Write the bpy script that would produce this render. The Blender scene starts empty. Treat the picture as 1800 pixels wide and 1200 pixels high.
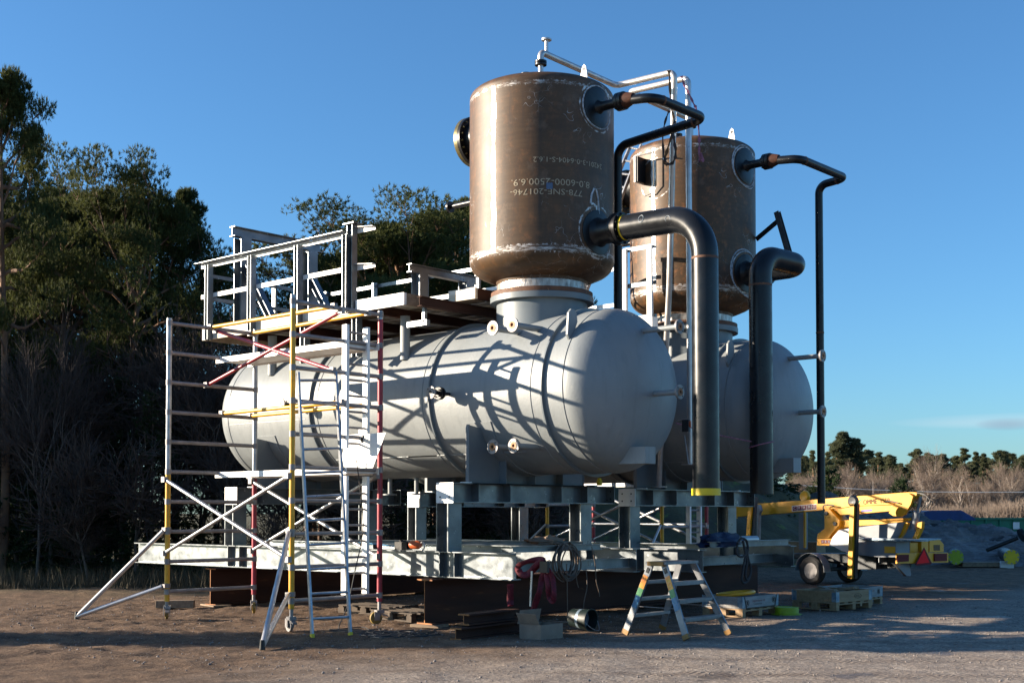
import bpy, math, random
import numpy as np
from mathutils import Vector, Matrix, noise as mnoise
R = math.radians
PI = math.pi
random.seed(7)
rng = np.random.default_rng(11)
C = bpy.context.scene.collection
scene = bpy.context.scene

# ------------------------------------------------------------------ camera, sky, sun, exposure
EYE = 1.78
F_PX, YAW, PIT, CYP = 2230.9, 2.3012, 0.0334, 825.7
fw = Vector((math.cos(YAW), math.sin(YAW), 0)); RT = Vector((math.sin(YAW), -math.cos(YAW), 0)); ZUP = Vector((0, 0, 1))
VD = fw * math.cos(PIT) + ZUP * math.sin(PIT); VU = -fw * math.sin(PIT) + ZUP * math.cos(PIT)
cam = bpy.data.cameras.new('camera'); co = bpy.data.objects.new('camera', cam); C.objects.link(co)
co.location = (0, 0, EYE)
co.rotation_euler = Matrix((RT, VU, -VD)).transposed().to_euler()
cam.sensor_width = 36; cam.lens = F_PX / 1800 * 36; cam.shift_y = (CYP - 600) / 1800
cam.clip_start = .1; cam.clip_end = 3000
scene.camera = co

SUN = Vector((-.78, -.63, 0)).normalized() * math.cos(R(14.3)) + ZUP * math.sin(R(14.3))
w = bpy.data.worlds.new('World'); scene.world = w; w.use_nodes = True
nt = w.node_tree; nt.nodes.clear()
sky = nt.nodes.new('ShaderNodeTexSky'); sky.sky_type = 'NISHITA'; sky.sun_disc = False
sky.sun_elevation = R(14.3); sky.sun_rotation = math.atan2(SUN.x, SUN.y)
sky.air_density = 1.0; sky.dust_density = .6; sky.ozone_density = 5.0
bg = nt.nodes.new('ShaderNodeBackground'); bg.inputs[1].default_value = .066
out = nt.nodes.new('ShaderNodeOutputWorld')
tint = nt.nodes.new('ShaderNodeVectorMath'); tint.operation = 'MULTIPLY'; tint.inputs[1].default_value = (.84, 1.075, 1.15)
nt.links.new(sky.outputs[0], tint.inputs[0])
# one faint low cloud streak
def wn(t, **k):
    x = nt.nodes.new(t)
    for a_, v_ in k.items(): setattr(x, a_, v_)
    return x
def wm(op, a_, b_=None, c_=None):
    x = wn('ShaderNodeMath', operation=op)
    for i_, q_ in enumerate((a_, b_, c_)):
        if q_ is None: continue
        if isinstance(q_, (int, float)): x.inputs[i_].default_value = q_
        else: nt.links.new(q_, x.inputs[i_])
    return x.outputs[0]
wc = wn('ShaderNodeTexCoord'); mp = wn('ShaderNodeMapping'); mp.inputs['Scale'].default_value = (3, 3, 34); nt.links.new(wc.outputs['Generated'], mp.inputs[0])
wno = wn('ShaderNodeTexNoise'); wno.inputs['Scale'].default_value = 2.2; wno.inputs['Detail'].default_value = 5; nt.links.new(mp.outputs[0], wno.inputs['Vector'])
wx = wn('ShaderNodeSeparateXYZ'); nt.links.new(wc.outputs['Generated'], wx.inputs[0])
def blob_mask(cd, wz, wa):
    dz = wm('DIVIDE', wm('SUBTRACT', wx.outputs[2], cd.z), wz); dx = wm('DIVIDE', wm('SUBTRACT', wx.outputs[0], cd.x), wa)
    return wm('MAXIMUM', wm('SUBTRACT', 1.0, wm('ADD', wm('MULTIPLY', dz, dz), wm('MULTIPLY', dx, dx))), 0.0)
cd1 = (VD+RT*((1772-900)/F_PX)+VU*((CYP-745)/F_PX)).normalized(); cd2 = (VD+RT*((1800-900)/F_PX)+VU*((CYP-738)/F_PX)).normalized()
lt = wm('MULTIPLY', wm('MULTIPLY', blob_mask(cd2, .006, .09), wno.outputs['Fac']), .5); dk = wm('MULTIPLY', wm('MULTIPLY', blob_mask(cd1, .005, .022), wno.outputs['Fac']), 1.0)
def wmix(f, a_, c):
    x = wn('ShaderNodeMix', data_type='RGBA'); nt.links.new(f, x.inputs[0]); nt.links.new(a_, x.inputs[6]); x.inputs[7].default_value = (*c, 1); return x.outputs[2]
nt.links.new(wmix(dk, wmix(lt, tint.outputs[0], (4.0, 4.4, 4.8)), (1.6, 2.2, 2.9)), bg.inputs[0]); nt.links.new(bg.outputs[0], out.inputs[0])
sl = bpy.data.lights.new('sun', 'SUN'); sl.energy = 5.0; sl.angle = R(.5); sl.color = (1, .85, .67)
so = bpy.data.objects.new('sun', sl); C.objects.link(so); so.rotation_euler = SUN.to_track_quat('Z', 'Y').to_euler()
scene.view_settings.view_transform = 'Standard'; scene.view_settings.look = 'None'
scene.view_settings.exposure = 1.56; scene.view_settings.gamma = 1.0
scene.cycles.max_bounces = 6
scene.cycles.use_denoising = True

# ------------------------------------------------------------------ helpers
def ray(x, y): return VD + RT * ((x - 900) / F_PX) + VU * ((CYP - y) / F_PX)
def at(x, y, X=None, Y=None, Z=None):
    v = ray(x, y); o = Vector((0, 0, EYE))
    if X is not None: t = (X - o.x) / v.x
    elif Y is not None: t = (Y - o.y) / v.y
    else: t = (Z - o.z) / v.z
    return o + v * t
def atp(x, y, P0, N):
    v = ray(x, y); o = Vector((0, 0, EYE)); return o + v * ((Vector(P0) - o).dot(N) / v.dot(N))
BASE = {}
def tag(o, label=None, cat=None, group=None, kind=None):
    if label: o['label'] = label
    if cat: o['category'] = cat
    if group: o['group'] = group
    if kind: o['kind'] = kind
    return o
def thing(name, loc, label, cat, group=None):
    o = bpy.data.objects.new(name, None); o.empty_display_size = .1; C.objects.link(o)
    o.location = loc; BASE[o.name] = Vector(loc); return tag(o, label, cat, group)
def V(*a): return Vector(a)
class MB:
    def __init__(s): s.v = []; s.f = []
    def add(s, vs, fs):
        n = len(s.v); s.v += [tuple(p) for p in vs]; s.f += [tuple(i + n for i in f) for f in fs]; return s
    def box(s, a, b):
        x0, y0, z0 = a; x1, y1, z1 = b
        return s.add([(x0,y0,z0),(x1,y0,z0),(x1,y1,z0),(x0,y1,z0),(x0,y0,z1),(x1,y0,z1),(x1,y1,z1),(x0,y1,z1)],
                     [(0,3,2,1),(4,5,6,7),(0,1,5,4),(1,2,6,5),(2,3,7,6),(3,0,4,7)])
    def obox(s, c, u, v, w_, su, sv, sw):
        c, u, v, w_ = map(Vector, (c, u, v, w_)); P = []
        for k in (-1, 1):
            for (i, j) in ((-1,-1),(1,-1),(1,1),(-1,1)): P.append(c + u*i*su/2 + v*j*sv/2 + w_*k*sw/2)
        return s.add(P, [(0,3,2,1),(4,5,6,7),(0,1,5,4),(1,2,6,5),(2,3,7,6),(3,0,4,7)])
    def beam(s, p0, p1, wd, ht, up=(0,0,1)):
        p0, p1 = Vector(p0), Vector(p1); d = (p1-p0).normalized(); up = Vector(up); sd = d.cross(up)
        if sd.length < 1e-4: sd = d.cross(V(1,0,0))
        sd.normalize(); u2 = sd.cross(d)
        return s.obox((p0+p1)/2, d, sd, u2, (p1-p0).length, wd, ht)
    def prism(s, pts, vec):
        vec = Vector(vec); n = len(pts); pts = [Vector(p) for p in pts]
        fs = [tuple(range(n))[::-1], tuple(range(n, 2*n))] + [(i, (i+1) % n, n+(i+1) % n, n+i) for i in range(n)]
        nrm = V(0,0,0)
        for i in range(n): nrm += pts[i].cross(pts[(i+1) % n])
        if nrm.dot(vec) < 0: fs = [f[::-1] for f in fs]
        return s.add(pts + [p+vec for p in pts], fs)
    def ibeam(s, p0, p1, h, wd, tf, tw, up=(0,0,1)):
        p0, p1 = Vector(p0), Vector(p1); d = (p1-p0).normalized(); up = Vector(up); sd = d.cross(up).normalized(); u2 = sd.cross(d)
        a, b = wd/2, h/2
        sec = [(-a,-b),(a,-b),(a,-b+tf),(tw/2,-b+tf),(tw/2,b-tf),(a,b-tf),(a,b),(-a,b),(-a,b-tf),(-tw/2,b-tf),(-tw/2,-b+tf),(-a,-b+tf)]
        return s.prism([p0 + sd*x + u2*y for x, y in sec], p1-p0)
    def tube(s, path, r, n=14, caps=True, closed=False):
        P = [Vector(p) for p in path]; m = len(P)
        rs = r if isinstance(r, (list, tuple)) else [r]*m
        T = []
        for i in range(m):
            if closed: t = P[(i+1) % m]-P[i-1]
            else: t = P[min(i+1, m-1)]-P[max(i-1, 0)]
            T.append(t.normalized())
        u = T[0].orthogonal().normalized(); vs = []
        for i in range(m):
            if i:
                ax = T[i-1].cross(T[i])
                if ax.length > 1e-7: u = Matrix.Rotation(T[i-1].angle(T[i]), 3, ax.normalized()) @ u
            u = (u - T[i]*u.dot(T[i])).normalized(); v_ = T[i].cross(u)
            for k in range(n):
                a = 2*PI*k/n; vs.append(P[i] + (u*math.cos(a)+v_*math.sin(a))*rs[i])
        fs = []
        for i in range(m if closed else m-1):
            j = (i+1) % m
            for k in range(n): fs.append((i*n+k, i*n+(k+1) % n, j*n+(k+1) % n, j*n+k))
        if caps and not closed: fs += [tuple(range(n))[::-1], tuple(range((m-1)*n, m*n))]
        return s.add(vs, fs)
    def lathe(s, prof, org, ax, n=32, a0=0, closed=False):
        org, ax = Vector(org), Vector(ax).normalized(); u = ax.orthogonal().normalized()
        if abs(ax.z) > .9: u = V(1,0,0)
        v_ = ax.cross(u); vs = []; m = len(prof)
        for (r, z) in prof:
            for k in range(n):
                a = a0+2*PI*k/n; vs.append(org + ax*z + (u*math.cos(a)+v_*math.sin(a))*max(r, 1e-4))
        fs = []
        for i in range(m if closed else m-1):
            j = (i+1) % m
            for k in range(n): fs.append((i*n+k, i*n+(k+1) % n, j*n+(k+1) % n, j*n+k))
        if not closed:
            if prof[0][0] > 1e-3: fs.append(tuple(range(n))[::-1])
            if prof[-1][0] > 1e-3: fs.append(tuple(range((m-1)*n, m*n)))
        return s.add(vs, fs)
    def build(s, name, m, parent=None, smooth=38, base=None, bevel=0):
        b = base if base is not None else (BASE.get(parent.name, V(0,0,0)) if parent else V(0,0,0))
        me = bpy.data.meshes.new(name)
        me.from_pydata([(x-b.x, y-b.y, z-b.z) for x, y, z in s.v], [], s.f); me.update()
        if m: me.materials.append(m)
        if smooth:
            me.polygons.foreach_set('use_smooth', [True]*len(me.polygons)); me.set_sharp_from_angle(angle=R(smooth))
        o = bpy.data.objects.new(name, me); C.objects.link(o)
        if parent: o.parent = parent; BASE[o.name] = b
        elif base is not None: o.location = b; BASE[o.name] = b
        if bevel:
            md = o.modifiers.new('bevel', 'BEVEL'); md.width = bevel; md.segments = 1; md.limit_method = 'ANGLE'
        return o
def fillet(pts, rad, k=8):
    pts = [Vector(p) for p in pts]; o = [pts[0]]
    for i in range(1, len(pts)-1):
        a, b, c = pts[i-1], pts[i], pts[i+1]; d0 = (a-b).normalized(); d1 = (c-b).normalized()
        ang = d0.angle(d1); t = min(rad/math.tan(ang/2), (a-b).length*.49, (c-b).length*.49); rr = t*math.tan(ang/2)
        cc = b + (d0+d1).normalized()*(rr/math.sin(ang/2)); s0 = b+d0*t; s1 = b+d1*t; v0 = s0-cc; v1 = s1-cc
        tot = v0.angle(v1); ax = v0.cross(v1).normalized()
        for j in range(k+1): o.append(cc + Matrix.Rotation(tot*j/k, 3, ax) @ v0)
    o.append(pts[-1]); return o
def kids(o): return [c for c in C.objects if c.parent == o]
def copy_tree(o, delta=None, label=None, parent=None, rot=None):
    c = o.copy(); C.objects.link(c)
    if parent: c.parent = parent
    else:
        if delta: c.location = Vector(o.location)+Vector(delta)
        if label: c['label'] = label
        if rot is not None: c.rotation_euler.z = rot
    BASE[c.name] = BASE.get(o.name, V(0,0,0)) + (Vector(delta) if delta else V(0,0,0))
    for ch in kids(o): copy_tree(ch, None, None, c)
    return c

# ------------------------------------------------------------------ materials
def newmat(name):
    m = bpy.data.materials.new(name); m.use_nodes = True; n = m.node_tree; n.nodes.clear()
    o = n.nodes.new('ShaderNodeOutputMaterial'); b = n.nodes.new('ShaderNodeBsdfPrincipled'); n.links.new(b.outputs[0], o.inputs[0]); return m, n, b
def N(n, t, **k):
    x = n.nodes.new(t)
    for a, v_ in k.items(): setattr(x, a, v_)
    return x
def math_(n, op, a, b=None, c=None, clamp=False):
    x = n.nodes.new('ShaderNodeMath'); x.operation = op; x.use_clamp = clamp
    for i, q in enumerate((a, b, c)):
        if q is None: continue
        if isinstance(q, (int, float)): x.inputs[i].default_value = q
        else: n.links.new(q, x.inputs[i])
    return x.outputs[0]
def ramp(n, fac, stops, interp='LINEAR'):
    x = n.nodes.new('ShaderNodeValToRGB'); cr = x.color_ramp; cr.interpolation = interp
    while len(cr.elements) < len(stops): cr.elements.new(.5)
    for e, (p, c) in zip(cr.elements, stops):
        e.position = p; e.color = (c, c, c, 1) if isinstance(c, (int, float)) else (*c, 1)
    n.links.new(fac, x.inputs[0]); return x.outputs[0]
def mix(n, fac, a, b):
    x = n.nodes.new('ShaderNodeMix'); x.data_type = 'RGBA'
    for i, q in ((0, fac), (6, a), (7, b)):
        if isinstance(q, (int, float)): x.inputs[i].default_value = q
        elif isinstance(q, tuple): x.inputs[i].default_value = (*q, 1)
        else: n.links.new(q, x.inputs[i])
    return x.outputs[2]
def coords(n, kind='Object', scale=None):
    if kind == 'Position': o = N(n, 'ShaderNodeNewGeometry').outputs['Position']
    else: o = N(n, 'ShaderNodeTexCoord').outputs['Object']
    if scale:
        mp = N(n, 'ShaderNodeMapping'); mp.inputs['Scale'].default_value = scale; n.links.new(o, mp.inputs[0]); o = mp.outputs[0]
    return o
def noise(n, vec, scale, detail=4, rough=.55, dist=0):
    x = N(n, 'ShaderNodeTexNoise'); x.inputs['Scale'].default_value = scale; x.inputs['Detail'].default_value = detail
    x.inputs['Roughness'].default_value = rough; x.inputs['Distortion'].default_value = dist; n.links.new(vec, x.inputs['Vector']); return x.outputs['Fac']
def bump(n, b, h, strength=.3, dist=.02):
    x = N(n, 'ShaderNodeBump'); x.inputs['Strength'].default_value = strength; x.inputs['Distance'].default_value = dist
    n.links.new(h, x.inputs['Height']); n.links.new(x.outputs[0], b.inputs['Normal'])
def setc(n, b, key, v_):
    if isinstance(v_, (int, float)): b.inputs[key].default_value = v_
    elif isinstance(v_, tuple): b.inputs[key].default_value = (*v_, 1)
    else: n.links.new(v_, b.inputs[key])
def simple(name, c1, c2=None, rough=.5, metal=0., scale=6, det=5, bmp=.15, bd=.01, lo=.35, hi=.65, rvar=.12, stretch=None, c3=None, t3=.62, s3=14, coord='Object', spec=None):
    m, n, b = newmat(name); vec = coords(n, coord, stretch); f = noise(n, vec, scale, det)
    c2 = c2 or tuple(x*.75 for x in c1)
    col = mix(n, ramp(n, f, [(lo, 0.), (hi, 1.)]), c1, c2)
    if c3:
        f3 = noise(n, vec, s3, 6, .65); col = mix(n, ramp(n, f3, [(t3, 0.), (t3+.06, 1.)]), col, c3)
    setc(n, b, 'Base Color', col); setc(n, b, 'Metallic', metal)
    f2 = noise(n, vec, scale*3.1, 3); rr = math_(n, 'ADD', math_(n, 'MULTIPLY', math_(n, 'SUBTRACT', f2, .5), rvar*2), rough, clamp=True); setc(n, b, 'Roughness', rr)
    if spec is not None: b.inputs['Specular IOR Level'].default_value = spec
    if bmp: bump(n, b, noise(n, vec, scale*5, 5), bmp, bd)
    return m
M = {}
def paint_mat():
    m, n, b = newmat('grey_tank_paint'); vec = coords(n, 'Position')
    c = mix(n, ramp(n, noise(n, vec, .8, 7, .6), [(.35, 0.), (.65, 1.)]), (.24,.26,.265), (.2,.22,.228))
    st = noise(n, coords(n, 'Position', (7, 7, .8)), 1.2, 6, .6); c = mix(n, ramp(n, st, [(.52, 0.), (.75, .45)]), c, (.15,.165,.17))
    c = mix(n, ramp(n, noise(n, vec, 5, 8, .7), [(.62, 0.), (.7, .5)]), c, (.31,.32,.31))
    setc(n, b, 'Base Color', c); setc(n, b, 'Roughness', math_(n, 'ADD', .36, math_(n, 'MULTIPLY', noise(n, vec, 2.4, 5), .22)))
    bump(n, b, math_(n, 'ADD', math_(n, 'MULTIPLY', noise(n, vec, 1.6, 2), 3.0), noise(n, vec, 30, 3)), .12, .02); return m
M['paint'] = paint_mat()
M['paint_dark'] = simple('grey_steel_paint', (.15,.175,.19), (.125,.15,.165), .45, 0, 2, 5, .05)
M['galv'] = simple('galvanised_steel', (.21,.23,.245), (.095,.11,.122), .34, .65, 2.2, 7, .06, .005, .3, .7, .2, c3=(.4,.42,.43), t3=.64, s3=9)
M['alu'] = simple('aluminium_tube', (.45,.46,.47), (.3,.31,.33), .34, .6, 6, 5, .05, .004, rvar=.2)
M['alu_dull'] = simple('dull_aluminium', (.3,.285,.28), (.2,.19,.19), .5, .4, 5, 5, .08, .004, rvar=.15)
M['white_alu'] = simple('pale_aluminium_sheet', (.82,.82,.8), (.7,.7,.68), .5, .1, 5, 5, .06, .004)
M['yellow'] = simple('yellow_scaffold_paint', (.72,.38,.015), (.55,.28,.02), .4, 0, 9, 6, .05, .004, c3=(.4,.36,.3), t3=.66)
M['red'] = simple('red_scaffold_paint', (.36,.025,.045), (.26,.02,.035), .42, 0, 9, 6, .05, .004, c3=(.55,.4,.4), t3=.68, s3=22)
M['black_pipe'] = simple('black_steel_pipe', (.006,.007,.009), (.013,.015,.018), .3, .0, 1.6, 7, .06, .004, rvar=.16, c3=(.045,.02,.011), t3=.67, s3=2.0, spec=.35)
M['black'] = simple('black_iron', (.006,.007,.008), (.012,.012,.014), .36, 0, 7, 5, .08, .004, spec=.35)
M['rust'] = simple('rusty_steel', (.14,.062,.03), (.08,.034,.02), .72, 0, 6, 7, .25, .008, c3=(.3,.15,.06), t3=.6, s3=12)
M['rust_dark'] = simple('dark_rusty_beam', (.045,.02,.015), (.075,.03,.018), .75, 0, 2.2, 7, .15, .006, c3=(.13,.055,.025), t3=.64, s3=5, stretch=(1,.25,2), spec=.2)
M['orange_rust'] = simple('orange_rust', (.38,.15,.04), (.24,.09,.03), .75, 0, 8, 6, .2, .006)
M['grind'] = simple('ground_bare_steel', (.5,.48,.45), (.2,.17,.15), .38, .7, 14, 7, .5, .01, rvar=.25, stretch=(1,1,.4))
M['bare'] = simple('bright_pipe_steel', (.62,.6,.58), (.48,.46,.44), .33, .6, 5, 6, .08, .004, c3=(.3,.2,.13), t3=.7, s3=5)
M['face'] = simple('flange_sealing_face', (.42,.2,.07), (.3,.13,.05), .6, 0, 20, 4, .1)
M['wood'] = simple('pine_wood', (.36,.24,.13), (.27,.17,.09), .75, 0, 3, 6, .2, .004, stretch=(6,1,6))
M['wood_old'] = simple('weathered_wood', (.27,.2,.13), (.17,.12,.08), .8, 0, 3, 6, .25, .004, stretch=(1,5,5))
M['deckwood'] = simple('bleached_formwork', (.74,.69,.6), (.6,.5,.36), .65, 0, 2.2, 6, .15, .004, stretch=(1,3,5), c3=(.42,.25,.1), t3=.67, s3=3)
M['cap_yellow'] = simple('yellow_plastic_cap', (.72,.52,.01), (.62,.45,.01), .45, 0, 4, 2, .02)
M['lime'] = simple('lime_plastic', (.32,.42,.015), (.26,.34,.015), .5, 0, 9, 2, .05)
M['lift_yellow'] = simple('yellow_lift_paint', (.78,.35,.008), (.66,.29,.008), .35, 0, 1.5, 4, .02, .004, rvar=.08)
M['lift_grey'] = simple('grey_lift_cover', (.2,.22,.24), (.17,.19,.21), .5, 0, 2, 4, .03)
M['lift_white'] = simple('white_lift_cover', (.68,.68,.66), (.6,.6,.58), .4, 0, 2, 4, .03)
M['dark_metal'] = simple('dark_chassis_steel', (.05,.055,.06), (.035,.04,.045), .5, .3, 4, 4, .08)
M['tyre'] = simple('black_rubber', (.018,.018,.019), (.026,.025,.025), .8, 0, 20, 4, .2, .004)
M['strap_red'] = simple('red_webbing', (.14,.002,.014), (.07,.001,.007), .75, 0, 30, 4, .4, .004)
M['strap_dark'] = simple('dark_webbing', (.035,.028,.03), (.05,.04,.04), .8, 0, 30, 4, .3, .003)
M['strap_brown'] = simple('brown_webbing', (.2,.11,.05), (.14,.075,.035), .8, 0, 30, 4, .3, .003)
M['strap_pink'] = simple('faded_purple_webbing', (.34,.14,.2), (.2,.07,.12), .8, 0, 30, 4, .3, .003)
M['cable'] = simple('black_cable', (.02,.02,.021), (.03,.028,.027), .55, 0, 9, 3, .05)
M['cable_brown'] = simple('brown_welding_cable', (.13,.09,.065), (.08,.055,.04), .55, 0, 9, 3, .05)
M['tarp'] = simple('navy_tarpaulin', (.008,.022,.075), (.006,.014,.045), .55, 0, 4, 4, .3, .02)
M['tarp_blue'] = simple('blue_tarpaulin', (.008,.05,.2), (.006,.035,.14), .5, 0, 2, 4, .3, .03)
M['green_steel'] = simple('green_container_paint', (.01,.19,.11), (.008,.15,.085), .5, 0, 2, 4, .1)
M['card'] = simple('brown_cardboard', (.27,.2,.15), (.22,.16,.12), .85, 0, 8, 4, .1)
M['bucket'] = simple('dark_green_bucket', (.004,.014,.013), (.003,.01,.009), .5, 0, 5, 3, .05)
M['foot_ochre'] = simple('ochre_plastic_foot', (.3,.15,.03), (.22,.11,.025), .6, 0, 9, 3, .05)
M['wheel_yellow'] = simple('dirty_yellow_wheel', (.3,.2,.03), (.16,.11,.04), .6, 0, 9, 5, .1)
M['orange'] = simple('orange_casing', (.5,.1,.02), (.38,.07,.02), .45, 0, 9, 3, .05)
M['blue_steel'] = simple('blue_grey_hinge', (.12,.2,.28), (.3,.36,.4), .45, .4, 14, 4, .1)
M['white'] = simple('white_enamel', (.78,.78,.76), (.7,.7,.68), .5, 0, 6, 3, .03)
M['reflex_red'] = simple('red_reflector', (.95,.02,.025), (.9,.015,.02), .6, 0, 60, 2, .1, spec=.1)
M['lamp_red'] = simple('dark_red_lamp', (.14,.004,.012), (.1,.003,.008), .5, 0, 30, 2, .05, spec=.15)
M['burgundy'] = simple('burgundy_sticker', (.2,.006,.03), (.18,.006,.03), .45, 0, 9, 2, 0)
M['ink'] = simple('dark_ink', (.02,.016,.015), (.03,.02,.02), .7, 0, 20, 2, 0)
M['red_ink'] = simple('red_ink', (.22,.03,.03), (.17,.03,.03), .7, 0, 30, 3, 0)
M['stencil'] = simple('pale_stencil_paint', (.42,.36,.25), (.26,.21,.14), .7, 0, 25, 5, 0, lo=.3, hi=.7)
M['chalk'] = simple('white_chalk', (.55,.6,.64), (.2,.24,.27), .85, 0, 22, 6, 0, lo=.35, hi=.6)
M['rock'] = simple('granite', (.27,.25,.235), (.08,.08,.08), .85, 0, .5, 10, 1, .8, stretch=(.5,.5,2.8), coord='Position', c3=(.022,.022,.024), t3=.57, s3=.7)
M['dry_grass'] = simple('dry_grass_blades', (.1,.075,.04), (.045,.04,.02), .85, 0, 3, 3, 0, coord='Position')
M['stone'] = simple('loose_stone', (.26,.23,.21), (.15,.13,.12), .85, 0, 9, 4, .3)

def foliage(name, c1, c2, sc=.9, trans=.25):
    m, n, b = newmat(name); vec = coords(n, 'Position'); f = noise(n, vec, sc, 4)
    g = N(n, 'ShaderNodeNewGeometry').outputs['Random Per Island']
    f = math_(n, 'ADD', math_(n, 'MULTIPLY', f, .75), math_(n, 'MULTIPLY', g, .3))
    setc(n, b, 'Base Color', mix(n, ramp(n, f, [(.38, 0.), (.72, 1.)]), c1, c2)); setc(n, b, 'Roughness', .7)
    b.inputs['Specular IOR Level'].default_value = .15
    tr = N(n, 'ShaderNodeBsdfTranslucent'); tr.inputs[0].default_value = (*[x*1.2 for x in c2], 1)
    mx = N(n, 'ShaderNodeMixShader'); mx.inputs[0].default_value = trans
    n.links.new(b.outputs[0], mx.inputs[1]); n.links.new(tr.outputs[0], mx.inputs[2])
    n.links.new(mx.outputs[0], [x for x in n.nodes if x.type == 'OUTPUT_MATERIAL'][0].inputs[0]); return m
M['needle'] = foliage('pine_needles', (.022,.038,.012), (.085,.095,.028))
M['needle_dark'] = foliage('dark_conifer_needles', (.014,.03,.012), (.04,.06,.022))
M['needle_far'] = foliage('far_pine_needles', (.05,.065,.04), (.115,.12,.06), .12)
M['bark'] = simple('pine_bark', (.21,.11,.055), (.09,.055,.04), .85, 0, 3, 6, .4, .02)
M['bark_grey'] = simple('grey_bark', (.16,.13,.105), (.06,.05,.045), .85, 0, 4, 6, .3, .01)
M['birch'] = simple('birch_bark', (.6,.53,.46), (.36,.3,.26), .8, 0, 1.5, 6, .2, .01)
M['twig'] = simple('bare_twigs', (.075,.052,.04), (.045,.032,.026), .85, 0, 1, 3, 0)
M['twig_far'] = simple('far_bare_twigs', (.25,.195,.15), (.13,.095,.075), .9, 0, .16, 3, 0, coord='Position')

def ground_mat():
    m, n, b = newmat('dirt_and_gravel_ground'); pos = coords(n, 'Position')
    sx = N(n, 'ShaderNodeSeparateXYZ'); n.links.new(pos, sx.inputs[0]); X, Y = sx.outputs[0], sx.outputs[1]
    n1 = noise(n, pos, .35, 6, .6); n2 = noise(n, pos, 2.2, 7, .65); n3 = noise(n, pos, 22, 6, .7); n4 = noise(n, pos, 75, 3, .6)
    dirt = mix(n, ramp(n, n2, [(.36, 0.), (.64, 1.)]), (.055,.031,.018), (.175,.108,.064))
    dirt = mix(n, ramp(n, n3, [(.56, 0.), (.7, 1.)]), dirt, (.33,.235,.155))
    dirt = mix(n, ramp(n, n4, [(.58, 0.), (.68, .7)]), dirt, (.4,.3,.21))
    dirt = mix(n, ramp(n, n4, [(.32, .7), (.42, 0.)]), dirt, (.04,.026,.018))
    grav = mix(n, ramp(n, n3, [(.38, 0.), (.62, 1.)]), (.12,.1,.082), (.46,.385,.31))
    grav = mix(n, ramp(n, n2, [(.4, 0.), (.7, 1.)]), grav, (.17,.135,.11))
    grav = mix(n, ramp(n, n4, [(.62, 0.), (.7, 1.)]), grav, (.58,.5,.41))
    e = math_(n, 'ADD', math_(n, 'ADD', X, 10.9), math_(n, 'MULTIPLY', math_(n, 'SUBTRACT', n1, .5), 4.5))
    e = math_(n, 'ADD', e, math_(n, 'MULTIPLY', math_(n, 'SUBTRACT', n2, .5), 1.5))
    fg = ramp(n, math_(n, 'MULTIPLY_ADD', e, .5, .5, clamp=True), [(0., 0.), (1., 1.)])
    tt = math_(n, 'ADD', math_(n, 'ADD', math_(n, 'MULTIPLY', X, -.62), math_(n, 'MULTIPLY', Y, .785)), math_(n, 'MULTIPLY', math_(n, 'SUBTRACT', n1, .5), 1.6))
    trk = None
    for t0 in (14.2, 15.7, 18.1, 11.9):
        b_ = ramp(n, math_(n, 'ABSOLUTE', math_(n, 'SUBTRACT', tt, t0)), [(.1, 1.), (.2, 0.)]); trk = b_ if trk is None else math_(n, 'MAXIMUM', trk, b_)
    wv_ = N(n, 'ShaderNodeTexWave'); wv_.inputs['Scale'].default_value = 4.5; wv_.inputs['Distortion'].default_value = 1.5; n.links.new(pos, wv_.inputs['Vector'])
    trk = math_(n, 'MULTIPLY', trk, math_(n, 'MULTIPLY_ADD', n2, 1.2, -.1, clamp=True))
    col = mix(n, fg, dirt, grav); col = mix(n, math_(n, 'MULTIPLY', trk, .5), col, (.075,.05,.035))
    # mossy, grassy soil away from the yard
    far = math_(n, 'SUBTRACT', math_(n, 'MULTIPLY', X, -.667), math_(n, 'MULTIPLY', Y, -.745))
    far = math_(n, 'ADD', far, math_(n, 'MULTIPLY', math_(n, 'SUBTRACT', n1, .5), 9))
    lat = math_(n, 'ADD', math_(n, 'MULTIPLY', X, .745), math_(n, 'MULTIPLY', Y, .667))
    gm = math_(n, 'MULTIPLY', ramp(n, math_(n, 'MULTIPLY_ADD', far, .2, -5.4, clamp=True), [(0., 0.), (1., 1.)]), ramp(n, math_(n, 'MULTIPLY_ADD', lat, -.15, .9, clamp=True), [(0., 0.), (1., 1.)]))
    gm = math_(n, 'MAXIMUM', gm, ramp(n, math_(n, 'MULTIPLY_ADD', far, .05, -3.2, clamp=True), [(0., 0.), (1., 1.)]))
    col = mix(n, gm, col, mix(n, n2, (.05,.045,.02), (.14,.12,.06)))
    wet = ramp(n, noise(n, pos, .8, 4, .5), [(.62, 0.), (.67, 1.)])
    wet = math_(n, 'MULTIPLY', wet, ramp(n, math_(n, 'MULTIPLY_ADD', X, .5, 7.5, clamp=True), [(0., 0.), (1., 1.)]))
    col = mix(n, math_(n, 'MULTIPLY', wet, .55), col, (.04,.028,.02))
    setc(n, b, 'Base Color', col)
    setc(n, b, 'Roughness', math_(n, 'SUBTRACT', .92, math_(n, 'MULTIPLY', wet, .5)))
    b.inputs['Specular IOR Level'].default_value = .3
    h = math_(n, 'ADD', math_(n, 'MULTIPLY', n3, .6), math_(n, 'ADD', math_(n, 'MULTIPLY', n4, .25), math_(n, 'MULTIPLY', n2, 1.6)))
    h = math_(n, 'SUBTRACT', h, math_(n, 'MULTIPLY', trk, math_(n, 'MULTIPLY_ADD', wv_.outputs['Fac'], .5, .5)))
    bump(n, b, h, .9, .04); return m
M['ground'] = ground_mat()

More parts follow.
